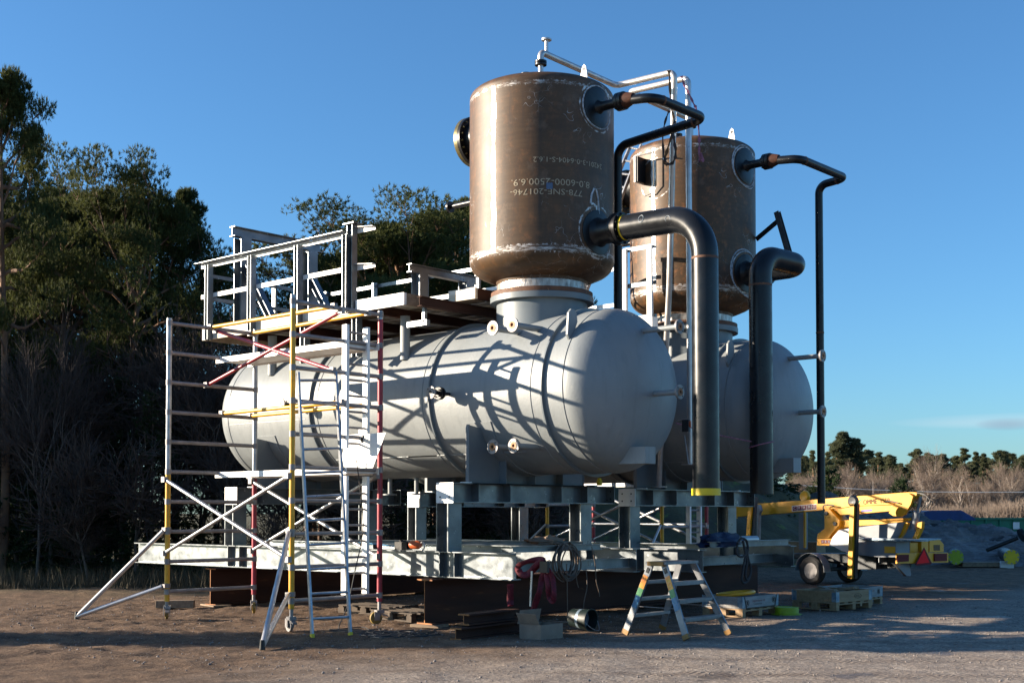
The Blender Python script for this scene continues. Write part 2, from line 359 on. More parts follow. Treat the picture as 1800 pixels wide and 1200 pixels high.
def vessel_mat(name, weld_angle, zb, zt, pads, bright=1.0, orange=.35):
    """rusty plate with ground bare-metal bands along its welds; object coordinates, axis at x=y=0"""
    m, n, b = newmat(name); vec = coords(n); sx = N(n, 'ShaderNodeSeparateXYZ'); n.links.new(vec, sx.inputs[0]); X, Y, Z = sx.outputs
    n1 = noise(n, vec, 1.3, 7, .6); n2 = noise(n, vec, 7, 7, .7); st = coords(n, 'Object', (1, 1, 9)); n3 = noise(n, st, 2.2, 6, .6); st2 = coords(n, 'Object', (9, 9, 1.3)); n4 = noise(n, st2, 3, 6, .7)
    col = mix(n, ramp(n, n1, [(.35, 0.), (.65, 1.)]), (.088,.046,.018), (.046,.027,.014))
    col = mix(n, ramp(n, n3, [(.4, 0.), (.8, .6)]), col, (.11,.062,.028))
    col = mix(n, math_(n, 'MULTIPLY', ramp(n, n2, [(.52, 0.), (.7, 1.)]), orange), col, (.26,.105,.035))
    runs = ramp(n, noise(n, coords(n, 'Object', (5, 5, .5)), 1.8, 6, .65), [(.5, 0.), (.72, .65)]); col = mix(n, runs, col, (.04,.027,.02))
    blot = ramp(n, noise(n, vec, 2.6, 8, .7), [(.56, 0.), (.66, .5)]); col = mix(n, blot, col, (.15,.1,.065))
    ang = math_(n, 'ARCTAN2', Y, X)
    def band(d, w_, nz, amp):  # 1 inside |d| < w_, ragged
        return ramp(n, math_(n, 'SUBTRACT', math_(n, 'ADD', w_, math_(n, 'MULTIPLY', math_(n, 'SUBTRACT', nz, .5), amp)), math_(n, 'ABSOLUTE', d)), [(0., 0.), (.012, 1.)])
    dA = math_(n, 'MULTIPLY', math_(n, 'SUBTRACT', ang, R(weld_angle)), 1.2)
    inz = math_(n, 'MULTIPLY', math_(n, 'GREATER_THAN', Z, zb-.03), math_(n, 'LESS_THAN', Z, zt+.03))
    wv = math_(n, 'MULTIPLY', band(dA, .05, n4, .13), inz)
    blotch = band(math_(n, 'SUBTRACT', Z, (zb+zt)/2+.55), .05, n2, .12)
    blotch = math_(n, 'MULTIPLY', blotch, band(dA, .06, n2, .3))
    wb = band(math_(n, 'SUBTRACT', Z, zb), .06, n4, .17); wt = band(math_(n, 'SUBTRACT', Z, zt), .03, n4, .14)
    keep = ramp(n, noise(n, coords(n, 'Object', (2, 2, 14)), 2.2, 7, .8), [(.46, .0), (.6, 1.)])
    wr = math_(n, 'MULTIPLY', math_(n, 'MAXIMUM', wb, wt), keep)
    g = math_(n, 'MAXIMUM', math_(n, 'MAXIMUM', wv, blotch), wr)
    for (px, py, pz, pr) in pads:
        vm = N(n, 'ShaderNodeVectorMath', operation='DISTANCE'); n.links.new(vec, vm.inputs[0]); vm.inputs[1].default_value = (px, py, pz)
        g = math_(n, 'MAXIMUM', g, math_(n, 'MULTIPLY', band(math_(n, 'SUBTRACT', vm.outputs['Value'], pr), .01, n2, .13), ramp(n, n2, [(.4, 0.), (.55, .8)])))
    vor = N(n, 'ShaderNodeTexVoronoi', feature='DISTANCE_TO_EDGE'); vor.inputs['Scale'].default_value = 3.2
    dv = N(n, 'ShaderNodeVectorMath', operation='ADD'); n.links.new(vec, dv.inputs[0]); nx = N(n, 'ShaderNodeTexNoise'); nx.inputs['Scale'].default_value = 2.3; n.links.new(vec, nx.inputs['Vector']); n.links.new(nx.outputs['Color'], dv.inputs[1]); n.links.new(dv.outputs[0], vor.inputs['Vector'])
    scr = math_(n, 'MULTIPLY', math_(n, 'LESS_THAN', vor.outputs['Distance'], .006), ramp(n, noise(n, vec, 1.7, 3), [(.55, 0.), (.62, .6)]))
    g2 = math_(n, 'MAXIMUM', g, scr)
    col = mix(n, math_(n, 'MULTIPLY', g2, bright), col, mix(n, n4, (.33,.32,.31), (.8,.78,.75)))
    setc(n, b, 'Base Color', col); setc(n, b, 'Metallic', math_(n, 'MULTIPLY', g2, .75))
    b.inputs['Specular IOR Level'].default_value = .4; setc(n, b, 'Roughness', math_(n, 'ADD', math_(n, 'SUBTRACT', .52, math_(n, 'MULTIPLY', g2, .1)), math_(n, 'MULTIPLY', math_(n, 'SUBTRACT', n1, .5), .2)))
    bump(n, b, math_(n, 'ADD', math_(n, 'MULTIPLY', n4, g2), math_(n, 'MULTIPLY', n2, .25)), .3, .012); return m

def text_mb(body, size, fn, mb=None, align='LEFT'):
    cu = bpy.data.curves.new('t', 'FONT'); cu.body = body; cu.size = size; cu.align_x = align; cu.resolution_u = 2
    to = bpy.data.objects.new('t', cu); C.objects.link(to); dg = bpy.context.evaluated_depsgraph_get()
    me = bpy.data.meshes.new_from_object(to.evaluated_get(dg)); mb = mb or MB()
    mb.add([fn(v_.co.x, v_.co.y) for v_ in me.vertices], [tuple(p.vertices) for p in me.polygons])
    bpy.data.objects.remove(to); bpy.data.curves.remove(cu); bpy.data.meshes.remove(me); return mb


# ------------------------------------------------------------------ ground
def gz(x, y):
    d = -x*.667 + y*.745
    a = .035*(mnoise.noise((x*.35, y*.35, 0))) + .022*mnoise.noise((x*1.3, y*1.3, 3))
    rut = max(0, min(1, (-11.5-x)/3.5))*max(0, min(1, (d-8)/3))      # churned soil at the left
    a += rut*.03*mnoise.noise((x*2.4, y*2.4, 7)) + (.5+rut)*.02*mnoise.noise((x*6, y*6, 9))
    return a - .01
def axis_steps(lo, f0, f1, hi, fine, big):
    a = list(np.arange(f0, f1, fine)); s = fine; x = f0
    l = []
    while x > lo: s *= big; x -= s; l.append(x)
    s = fine; x = a[-1]; r = []
    while x < hi: s *= big; x += s; r.append(x)
    return l[::-1] + a + r
xs = axis_steps(-1500, -22, -7.5, 1500, .075, 1.13); ys = axis_steps(-1500, 8.5, 22, 1500, .075, 1.13)
gb = MB(); gb.v = [(x, y, gz(x, y)) for y in ys for x in xs]; nx = len(xs)
gb.f = [(j*nx+i, j*nx+i+1, (j+1)*nx+i+1, (j+1)*nx+i) for j in range(len(ys)-1) for i in range(nx-1)]
tag(gb.build('ground', M['ground'], smooth=180), kind='structure')

# ------------------------------------------------------------------ pressure vessels lying on their frames
TY, TZ, TR = 15.95, 3.69, 1.29
X0, X1 = -20.57, -12.1
def add_flange(parent, p, d, Rf, t, hole, nb=4, m='alu_dull', face=True, br=.012, open_end=True):
    p, d = Vector(p), Vector(d).normalized()
    fl = MB().lathe([(hole, 0), (Rf, 0), (Rf, t), (Rf*.62, t), (Rf*.6, t+.006), (hole, t+.006)], p, d, 28, closed=True)
    o = fl.build('flange', M[m], parent)
    u = d.orthogonal().normalized()
    if abs(d.z) < .5: u = V(0,0,1)
    v_ = d.cross(u); hb = MB()
    for k in range(nb):
        a = PI/4+2*PI*k/nb; c = p + (u*math.cos(a)+v_*math.sin(a))*Rf*.8
        hb.lathe([(br, -.003), (br, t+.004)], c, d, 8)
    hb.build('bolt_hole', M['black'], o)
    if face:
        MB().lathe([(hole, .001), (Rf*.55, .001), (Rf*.55, t+.008), (hole, t+.008)], p, d, 24, closed=True).build('sealing_face', M['face'], o)
    return o
def add_nozzle(root, p0, d, L, r, Rf, t=.03, m='paint', fm='alu_dull', **k):
    p0, d = Vector(p0), Vector(d).normalized()
    nz = MB().lathe([(r, -.1), (r, L), (r*.72, L), (r*.72, 0)], p0, d, 20).build('nozzle', M[m], root)
    add_flange(nz, p0+d*(L-t), d, Rf, t, r*.6, m=fm, **k); return nz
def make_tank(dy, dz, label):
    yc, zc = TY+dy, TZ+dz
    root = thing('pressure_tank', (-16.3, yc, zc), label, 'tank', 'horizontal steel tanks on galvanised frames')
    prof = []
    wl = (X0+.02, -17.86, -15.14, -12.76, X1-.02)
    for xx in sorted(wl): prof += [(TR, xx-.012), (TR+.009, xx-.006), (TR+.009, xx+.006), (TR, xx+.012)]
    sh = MB().lathe(prof, (0, yc, zc), (1,0,0), 128)
    for (xa, xb, th) in ((-15.9, -13.2, -.83), (-20.5, -18.2, -.165), (-17.8, -15.2, -.83)):
        y = yc-math.cos(th)*TR; z = zc+math.sin(th)*TR; sh.beam((xa, y, z), (xb, y, z), .012, .012)
    sh.build('shell', M['paint'], root)
    for s_, xe in ((1, X1), (-1, X0)):
        q = [(TR, 0), (TR, .03)] + [(TR*math.cos(a), .03+.72*math.sin(a)) for a in np.linspace(0, PI/2, 26)[1:]]
        if s_ < 0: q = [(r, z) for r, z in q]
        MB().lathe(q, (xe, yc, zc), (s_, 0, 0), 96).build('end_dome', M['paint'], root)
    for xr in (-18.03, -14.94, -12.5):
        MB().lathe([(TR-.01, -.014), (TR+.055, -.014), (TR+.055, .014), (TR-.01, .014)], (xr, yc, zc), (1,0,0), 128).build('stiffening_ring', M['paint_dark'], root)
    cx = -13.62
    MB().lathe([(.752, .85), (.752, 5.22-TZ)], (cx, yc, zc), (0,0,1), 72).build('stack_collar', M['paint_dark'], root)
    MB().lathe([(.70, 0), (.857, 0), (.857, .095), (.70, .095)], (cx, yc, zc+5.222-TZ), (0,0,1), 72, closed=True).build('collar_flange', M['paint_dark'], root)
    # flanged nozzles towards the yard
    for (x, z, rr) in () if dy else ((-13.36, 4.65, .05), (-12.95, 4.66, .05), (-13.36, 2.8, .045), (-12.92, 2.8, .045)):
        yy = yc-math.sqrt(TR**2-(z-TZ)**2); tip = 14.46-TY+yc
        add_nozzle(root, (x, yy, z+dz), (0,-1,0), yy-tip, rr, .112)
    for (x, z) in ((-14.5, 3.7), (-18.35, 3.74)):
        yy = yc-TR
        nz = MB().lathe([(.028, -.1), (.028, .44)], (x, yy, z+dz), (0,-1,0), 16).build('valve_nozzle', M['black'], root)
        for a, m_ in ((.18, 'black'), (.235, 'black'), (.4, 'alu_dull')):
            add_flange(nz, (x, yy-a, z+dz), (0,-1,0), .1, .028, .02, m=m_, face=False)
        b = MB()
        for k in range(4):
            a = PI/4+k*PI/2; b.lathe([(.012, .16), (.012, .29)], (x+.072*math.cos(a), yy, z+dz+.072*math.sin(a)), (0,-1,0), 6)
        b.build('bolt', M['black'], nz)
    for z in (4.59, 3.6):
        r0 = z-TZ; xs_ = X1+.03+.72*math.sqrt(max(0, 1-(r0/TR)**2))
        add_nozzle(root, (xs_, yc, z+dz), (1,0,0), -10.87-xs_, .043, .11)
    # lifting lugs, nameplate box on the end dome
    for sx in (1,):
        p = V(-12.17, yc-1.02, zc+.78)
        MB().prism([p+V(-.02,-.02,-.12), p+V(.0,.12,.22), p+V(0,.10,.34), p+V(0,.04,.40), p+V(0,-.03,.40), p+V(-.0,-.09,.34), p+V(0,-.12,.0)], (.035, 0, 0)).build('lifting_lug', M['paint'], root)
    p = V(-11.72, yc-.14, zc-1.04)
    MB().box(p+V(-.25,-.17,-.13), p+V(.42,.1,.13)).build('nameplate_bracket', M['paint'], root, bevel=.004)
    # saddles
    for sxx in (-13.93, -19.45):
        sb = MB(); zb = 2.245
        arc = [V(sxx, yc+TR*1.002*math.sin(a), zc-TR*1.002*math.cos(a)) for a in np.linspace(-1.12, 1.12, 25)]
        sb.prism([V(sxx, yc-1.45, zb+dz), V(sxx, yc-1.45, zb+dz+.3)] + [V(sxx, yc-1.43, zb+.92+dz)] + arc + [V(sxx, yc+1.43, zb+.92+dz), V(sxx, yc+1.45, zb+dz)], (.02, 0, 0))
        for yy in (-1.45, -.72, 0, .72, 1.45):
            zt = zc-math.sqrt(TR**2-min(abs(yy), 1.2)**2) if abs(yy) < 1.2 else zb+.93
            rw = .035 if abs(yy) > 1.2 else .17; sb.box((sxx-rw, yc+yy-.009, zb+dz), (sxx+rw, yc+yy+.009, zt+dz if abs(yy) > 1.2 else zt))
        sb.box((sxx-.2, yc-1.55, zb-.02+dz), (sxx+.2, yc+1.55, zb+dz-.001))
        sb.build('saddle', M['paint_dark'], root)
        wb_ = MB(); A = np.linspace(-1.2, 1.2, 31); vs = []
        for a in A:
            for rr in (TR+.001, TR+.016):
                for xx in (-.26, .27): vs.append((sxx+xx, yc+rr*math.sin(a), zc-rr*math.cos(a)))
        fs = []
        for i in range(len(A)-1):
            q = i*4; fs += [(q+2, q+3, q+7, q+6), (q, q+4, q+5, q+1), (q, q+2, q+6, q+4), (q+1, q+5, q+7, q+3)]
        fs += [(0, 1, 3, 2), (len(A)*4-4, len(A)*4-2, len(A)*4-1, len(A)*4-3)]
        wb_.add(vs, fs).build('wear_plate', M['paint'], root)
    for xx in (-16.5, -17.2):
        MB().lathe([(.04, 0), (.04, .3), (.13, .3), (.13, .325), (.0, .325)], (xx, yc-.1, zc-TR+.02), (0,0,-1), 16).build('drain_nozzle', M['paint'], root)
    return root
tank1 = make_tank(0, 0, 'grey pressure tank nearer the camera, with scaffold tower and shadow pattern on its side')
tank2 = make_tank(4.47, -.03, 'grey pressure tank standing behind the nearer one, its round end above the yellow boom')

# ------------------------------------------------------------------ rusty vertical vessels on the tanks
VX = -13.62
def make_vessel(dy, dz, mat, label, big):
    yc = TY+dy; b = V(VX, yc, 5.32+dz)
    root = thing('vertical_vessel', b, label, 'vessel', 'rusty vertical steel vessels')
    zb, zt, Rv = 5.93-5.32, 8.56-5.32, 1.2
    M_ = mat
    MB().lathe([(Rv, zb), (Rv, zt)], b, (0,0,1), 128).build('shell', M_, root)
    top = [(Rv, zt), (Rv-.002, zt+.06)]
    for a in np.linspace(0, PI/2, 10)[1:]: top.append((Rv-.26+.26*math.cos(a), zt+.06+.16*math.sin(a)))
    for t in np.linspace(0, 1, 8)[1:]: top.append(((Rv-.26)*(1-t), zt+.22+.27*(1-(1-t)**2)*.8))
    MB().lathe(top, b, (0,0,1), 96).build('top_head', M_, root)
    bot = [(.745, .2)]
    for t in np.linspace(0, 1, 6): bot.append((.76+.2*t, .265+.035*t+.03*t*t))
    for a in np.linspace(-PI/2+.45, 0, 12)[1:]: bot.append((Rv-.32+.32*math.cos(a), zb-.0+.285*math.sin(a)))
    MB().lathe(bot+[(Rv, zb)], b, (0,0,1), 96).build('bottom_head', M_, root)
    nk = MB().lathe([(.748, .085), (.748, .31)], b, (0,0,1), 72).build('neck', M['grind'], root)
    MB().lathe([(.6, .002), (.845, .002), (.845, .075), (.76, .085), (.6, .085)], b, (0,0,1), 72, closed=True).build('bottom_flange', M['rust'], root)
    # +X nozzles with their reinforcing pads and black pipes
    for (z, r, pr, L, nm) in ((8.27, .075, .33, .46, 'upper'), (6.25, .2, .36, .42, 'lower')):
        zz = z-5.32; vs = MB(); pts = []; rings = [0.0, .5, .9, 1.0, 1.0]; off = [.018, .018, .018, .012, -.01]
        n = 40
        for rr, of in zip(rings, off):
            for k in range(n):
                a = 2*PI*k/n; ya = pr*rr*math.cos(a); za = pr*rr*math.sin(a); th = ya/Rv
                pts.append(b + V((Rv+of)*math.cos(th), (Rv+of)*math.sin(th), zz+za))
        fs = [(i*n+k, i*n+(k+1) % n, (i+1)*n+(k+1) % n, (i+1)*n+k) for i in range(4) for k in range(n)]
        vs.add(pts, fs).build('reinforcing_pad', M['black'], root)
        nz = MB().lathe([(r+.05, Rv+.0), (r+.01, Rv+.05), (r, Rv+.1), (r, Rv+L)], b+V(0,0,zz), (1,0,0), 28).build('nozzle', M['black'], root)
        x1 = Rv+L
        fr = r+.07 if nm == 'upper' else r+.055
        f1 = MB().lathe([(r, x1-.07), (fr, x1-.07), (fr, x1-.01), (r, x1-.01)], b+V(0,0,zz), (1,0,0), 28, closed=True).build('nozzle_flange', M['black'], nz)
        MB().lathe([(r, x1+.0), (fr, x1+.0), (fr, x1+.06), (r, x1+.06)], b+V(0,0,zz), (1,0,0), 28, closed=True).build('nozzle_flange', M['black'], nz)
        bo = MB(); nb = 8 if nm == 'upper' else 12
        for k in range(nb):
            a = 2*PI*(k+.5)/nb; bo.lathe([(.016, x1-.1), (.016, x1+.09)], b+V(0, (fr-.03)*math.cos(a), zz+(fr-.03)*math.sin(a)), (1,0,0), 6)
        bo.build('flange_bolt', M['black'], nz)
    zu = 8.27+dz; z_l = 6.25+dz; r1 = .075
    if not big:
        path = fillet([(VX+Rv+.5, yc, zu), (-11.33, yc, 8.2), (-11.33, 17.38, 8.2), (-13.12, 17.38, 8.08), (-13.12, 17.38, 5.0)], .22, 8)
        bp = MB().tube([(VX+Rv+.5, yc, 6.25), (VX+Rv+.56, yc, 6.25)] + fillet([(VX+Rv+.56, yc, 6.25), (-10.42, yc, 6.22), (-10.42, yc, 2.06)], .62, 14)[1:], .2, 32, caps=True)
    else:
        path = fillet([(VX+Rv+.5, yc, zu), (-11.31, yc, 8.17), (-11.31, 22.2, 8.17), (-11.88, 22.2, 8.12), (-11.88, 22.2, 1.95)], .18, 8)
        bp = MB().tube(fillet([(VX+Rv+.48, yc, z_l), (-11.28, yc, z_l), (-11.42, 19.22, z_l+.02), (-11.42, 19.22, 2.1)], .36, 14), .2, 32)
    tp = MB().tube(path, r1, 20).build('outlet_pipe', M['black_pipe'], root)
    for i, (p_, d_) in enumerate([(path[k], path[k]-path[k-1]) for k in (9, 18)] + [(path[-1]*.45+path[-2]*.55, path[-1]-path[-2])]):
        MB().lathe([(r1, -.02), (r1+.006, -.006), (r1+.006, .006), (r1, .02)], p_, d_, 20).build('weld_bead', M['rust'], tp)
    MB().lathe([(.125, 0), (.125, .06), (.08, .2), (.078, .2)], (VX+Rv+.5, yc, zu), (1,0,0), 24).build('reducer', M['rust_dark'], tp)
    bo = bp.build('down_pipe', M['black_pipe'], root)
    cxy = (-10.42, yc) if not big else (-11.42, 19.22)
    if not big:
        MB().lathe([(.205, 0), (.205, .09), (.215, .09), (.215, -.012), (.0, -.012)][::-1], (-10.42, yc, 2.045), (0,0,1), 32).build('pipe_end_cap', M['cap_yellow'], bo)
        MB().lathe([(.2015, 0), (.2015, .03)], (-11.9, yc, 6.25), (1,0,0), 32).build('painted_ring', M['cap_yellow'], bo)
        MB().lathe([(.2025, 0), (.2025, .035)], (-10.42, yc, 5.55), (0,0,1), 32).build('weld_bead', M['rust'], bo)
        for (u_, z_) in ((-11.45, 6.29), (-10.95, 6.2)):
            MB().tube([(u_+.045*math.cos(a), yc-.2*math.sqrt(max(0, 1-((z_-6.25+.055*math.sin(a))/.2)**2))-.002, z_+.055*math.sin(a)) for a in np.linspace(0, 2*PI, 16, endpoint=False)], .005, 5, closed=True).build('chalk_ring', M['chalk'], bo)
    else:
        MB().lathe([(.2025, 0), (.2025, .035)], (-11.42, 19.22, 5.7), (0,0,1), 32).build('weld_bead', M['rust'], bo)
        # bracket with a steel offcut above the elbow
        MB().beam((-12.5, 20.9, 6.95), (-12.05, 20.9, 7.22), .02, .09).build('pipe_bracket', M['black'], root)
        MB().ibeam((-12.05, 20.9, 7.4), (-11.78, 20.9, 6.5), .09, .1, .01, .01, up=(0,1,0)).build('pipe_bracket', M['dark_metal'], root)
    # manhole towards the back left and small nozzle under it
    mh = MB().lathe([(.33, Rv-.12), (.33, 1.5)], b+V(0,0,2.93), (-1,0,0), 40).build('manhole', M['black'], root)
    MB().lathe([(.3, 1.5), (.43, 1.5), (.43, 1.56), (.3, 1.56)], b+V(0,0,2.93), (-1,0,0), 48, closed=True).build('manhole_flange', M['black'], mh)
    MB().lathe([(.0, 1.565), (.43, 1.565), (.43, 1.64), (.0, 1.64)], b+V(0,0,2.93), (-1,0,0), 48).build('manhole_cover', M['brass'], mh)
    bo = MB()
    for k in range(20):
        a = 2*PI*(k+.5)/20; bo.lathe([(.016, 1.46), (.016, 1.67)], b+V(0, .385*math.cos(a), 2.93+.385*math.sin(a)), (-1,0,0), 6)
    bo.build('cover_bolt', M['brass'], mh)
    sn = MB().lathe([(.05, 1.1), (.05, 2.0), (.035, 2.08), (.035, 2.12), (.1, 2.12), (.1, 2.16), (0, 2.16)], b+V(0,0,7.2-5.32), (-1,0,0), 16).build('nozzle', M['black'], root)
    # lugs on the top head
    for s_ in (1, -1):
        x = VX+s_*.86; z = 8.7+dz
        MB().prism([(x-.12*s_, yc+.05, z), (x-.035, yc+.05, z+.33), (x, yc+.05, z+.365), (x+.035, yc+.05, z+.33), (x+.1*s_, yc+.05, z-.06)], (0, .025, 0)).build('lifting_lug', M['white_alu'], root)
        MB().lathe([(.028, -.002), (.028, .03)], (x, yc+.048, z+.29), (0,1,0), 14).build('lug_hole', M['black'], root)
    for (x, h) in ((VX-.34, .16), (VX-.02, .3)):
        MB().lathe([(.045, -.15), (.045, h)], (x, yc, 8.97+dz), (0,0,1), 16).build('vent_stub', M['bare'], root)
        MB().lathe([(.0, h-.03), (.1, h-.03), (.1, h+.0), (.06, h+.002), (.06, h+.01), (.1, h+.012), (.1, h+.045), (0, h+.045)], (x, yc, 8.97+dz), (0,0,1), 18).build('vent_flange', M['black'], root)
    return root
M['brass'] = simple('olive_brass_blind_flange', (.2,.17,.07), (.12,.1,.05), .38, .6, 8, 4, .05)
pads = [(1.2, 0, 8.27-5.32, .4), (1.2, 0, 6.25-5.32, .42), (1.2*math.cos(R(-6)), 1.2*math.sin(R(-6)), 6.62-5.32, .07)]
M['vessel1'] = vessel_mat('rusty_plate_near_vessel', -89.5, .61, 3.24, pads)
M['vessel2'] = vessel_mat('rusty_plate_far_vessel', -93, .61, 3.24, [(1.2*math.cos(R(-91)), 1.2*math.sin(R(-91)), 2.7, .38)], orange=.8)
vessel1 = make_vessel(0, 0, M['vessel1'], 'rusty vertical vessel on the nearer tank, with upside-down numbers and a bright weld stripe', False)
vessel2 = make_vessel(4.47, -.03, M['vessel2'], 'brown rusty vertical vessel on the farther tank, with a black square plate on its side', True)
def wrap(a0, z0, yc=TY, rr=1.2025):     # text upside down: x runs to smaller angle, y runs down
    return lambda u, v_: V(VX + rr*math.cos(R(a0)-u/1.2), yc + rr*math.sin(R(a0)-u/1.2), z0 - v_)
def stencil(body, size, aR, z0, arc):
    t_ = text_mb(body, size, lambda u, v_: (u, v_, 0)); k = R(arc)*1.2/max(p[0] for p in t_.v); wf = wrap(aR, z0); t_.v = [tuple(wf(p[0]*k, p[1])) for p in t_.v]
    return t_.build('stencilled_number', M['stencil'], vessel1, smooth=0)
stencil('24201-3-0-6404-S-1.6.2', .118, 4, 7.36, 60)
stencil('8.0-6000-2500.6.9.', .15, -10, 7.02, 63)
stencil('778-SNE-201746-', .135, -17, 6.86, 57)
hm = MB().tube([V(VX+1.203*math.cos(R(a)), TY+1.203*math.sin(R(a)), z) for a, z in ((-9.5, 6.68), (-8.5, 6.83), (-6, 6.93), (-3.5, 6.93), (-1.5, 6.82), (-.5, 6.66), (0, 6.55))], .018, 6)
hm.build('chalk_mark', M['chalk'], vessel1)
def sticker(a, z, wd, ht, yc=TY, rr=1.203):
    mb = MB(); n = 6; vs = []
    for i in range(n+1):
        t = R(a)+(i/n-.5)*wd/1.2
        for s_ in (-1, 1): vs.append((VX+rr*math.cos(t), yc+rr*math.sin(t), z+s_*ht/2*(1 if i % 2 else .8)))
    return mb.add(vs, [(2*i, 2*i+2, 2*i+3, 2*i+1) for i in range(n)])
sticker(-43.7, 6.9, .1, .11).build('paint_splash', simple('blue_paint_splash', (.08,.13,.22), (.05,.09,.17), .5), vessel1)
# square plate welded to the far vessel
yc2 = TY+4.47
pl = MB().box((-13.92, yc2-1.42, 7.93), (-13.88, yc2-1.0, 8.4)); pl.box((-13.92, yc2-1.42, 8.4), (-13.52, yc2-1.40, 8.42))
pl.build('square_plate', M['black'], vessel2)
MB().box((-13.95, yc2-1.44, 7.92), (-13.921, yc2-1.0, 8.41)).build('square_plate', M['white_alu'], vessel2)
MB().tube([(-13.6, yc2-1.3, 8.5), (-13.6, yc2-1.3, 7.85), (-13.68, yc2-1.26, 7.7), (-13.85, yc2-1.24, 7.68)], .012, 6).build('sensor_cable', M['cable'], vessel2)
for (a, b_) in (((0, .27)), ((.0, .22))):
    pass
def chalk_circle(root, z, rr, yc, n=2):
    for q in range(n):
        r_ = rr*(1+.06*q); pts = []
        for k in range(36):
            a = 2*PI*k/36; th = r_*math.cos(a+.1*q)/1.2
            pts.append(V(VX+1.204*math.cos(th), yc+1.204*math.sin(th), z+r_*math.sin(a)+.01*math.sin(3*a+q)))
        MB().tube(pts, .013, 5, closed=True).build('chalk_ring', M['chalk'], root)
chalk_circle(vessel2, 8.22, .37, yc2); chalk_circle(vessel2, 6.22, .42, yc2); chalk_circle(vessel1, 8.27, .35, TY, 1)

# silver vent pipes tied together with straps
def vent(pts, label, extra):
    root = thing('vent_pipe', Vector(pts[-1]), label, 'pipe', 'thin silver vent pipes on the vessel tops')
    MB().tube(fillet(pts, .11, 8), .053, 16).build('pipe', M['bare'], root)
    for p in extra: MB().lathe([(.03, 0), (.03, .2), (.085, .2), (.085, .225), (0, .225)], p, (0,0,1), 16).build('vent_stub', M['bare'], root)
    e = Vector(pts[-1]); MB().lathe([(0, 0), (.16, 0), (.16, .02), (0, .02)], e, (0,0,1), 16).build('base_flange', M['alu'], root)
    return root
v1 = vent([(-13.64, TY, 9.31), (-13.64, TY, 9.47), (-13.63, 18.02, 9.42), (-12.37, 18.02, 9.38), (-12.9, 18.6, 5.8), (-13.7, 19.38, 2.245)], 'silver vent pipe rising from the nearer vessel and leaning down to the galvanised frame', [(-13.63, TY+.14, 9.5)])
v2 = vent([(-13.64, 20.42, 9.28), (-13.64, 20.6, 9.37), (-13.62, 18.39, 9.4), (-12.34, 18.39, 9.36), (-12.33, 18.39, 2.6)], 'silver vent pipe of the farther vessel, dropping straight down behind the black bend', [])
kids(v2)[-1].hide_render = False
def strap(pts, wdt, m, label, nrm=(0,-1,0)):
    P = [Vector(p) for p in pts]; P = [P[0]] + [p for p in P[1:]]; mb = MB(); vs = []
    for i, p in enumerate(P):
        d = (P[min(i+1, len(P)-1)]-P[max(i-1, 0)]).normalized(); s_ = d.cross(-VD).normalized()
        tw = 1-.75*abs(math.sin(i*.9)); q = s_*wdt/2*max(.3, tw)
        nn = d.cross(s_)*.004
        vs += [p-q-nn, p+q-nn, p+q+nn, p-q+nn]
    fs = [(4*i+k, 4*i+(k+1) % 4, 4*i+4+(k+1) % 4, 4*i+4+k) for i in range(len(P)-1) for k in range(4)] + [(0,1,2,3), tuple(4*len(P)-4+k for k in (3,2,1,0))]
    o = mb.add(vs, fs).build('lashing_strap', M[m], base=P[-1]); tag(o, label, 'strap', 'lashing straps hanging from the vent pipes'); return o
def smooth(pts, k=4):
    P = [Vector(p) for p in pts]; o = []
    for i in range(len(P)-1):
        a, b, c, d = P[max(i-1, 0)], P[i], P[i+1], P[min(i+2, len(P)-1)]
        for j in range(k):
            t = j/k; o.append(.5*((2*b)+(c-a)*t+(2*a-5*b+4*c-d)*t*t+(3*b-a-3*c+d)*t**3))
    o.append(P[-1]); return o
YS = 17.9
strap(smooth([at(x, y, Y=YS) for x, y in ((1176,124),(1178,160),(1180,190),(1185,210),(1184,228),(1174,260),(1168,285),(1172,289),(1182,286),(1188,272),(1186,250),(1182,235))]), .07, 'strap_brown', 'brown and black strap looped from the near vent pipe, crossing in front of it')
strap(smooth([at(x, y, Y=YS-.05) for x, y in ((1176,195),(1169,215),(1165,240),(1167,272),(1172,286),(1180,289),(1187,277),(1186,255),(1183,235),(1187,212))]), .06, 'strap_dark', 'black strap loop hanging below the vent pipe elbows')
strap(smooth([at(x, y, Y=18.3) for x, y in ((1198,134),(1203,150),(1211,165),(1219,182),(1225,196),(1229,240),(1229,262),(1230,285),(1233,270),(1236,285))]), .06, 'strap_pink', 'faded purple strap trailing from the far vent pipe elbow')

o = MB().tube([(-11.42+.207*math.cos(a), 19.22+.207*math.sin(a), 2.95+.05*math.sin(a+1)) for a in np.linspace(0, 2*PI, 28, endpoint=False)], .012, 6, closed=True); o.tube([(-11.5, 19.02, 3.0), (-11.9, 18.4, 3.12), (-12.3, 17.9, 3.3)], .01, 5)
tag(o.build('lashing_strap', M['strap_pink'], base=V(-11.42, 19.22, 2.9)), 'thin purple strap tied round the lower part of the far hanging pipe', 'strap')

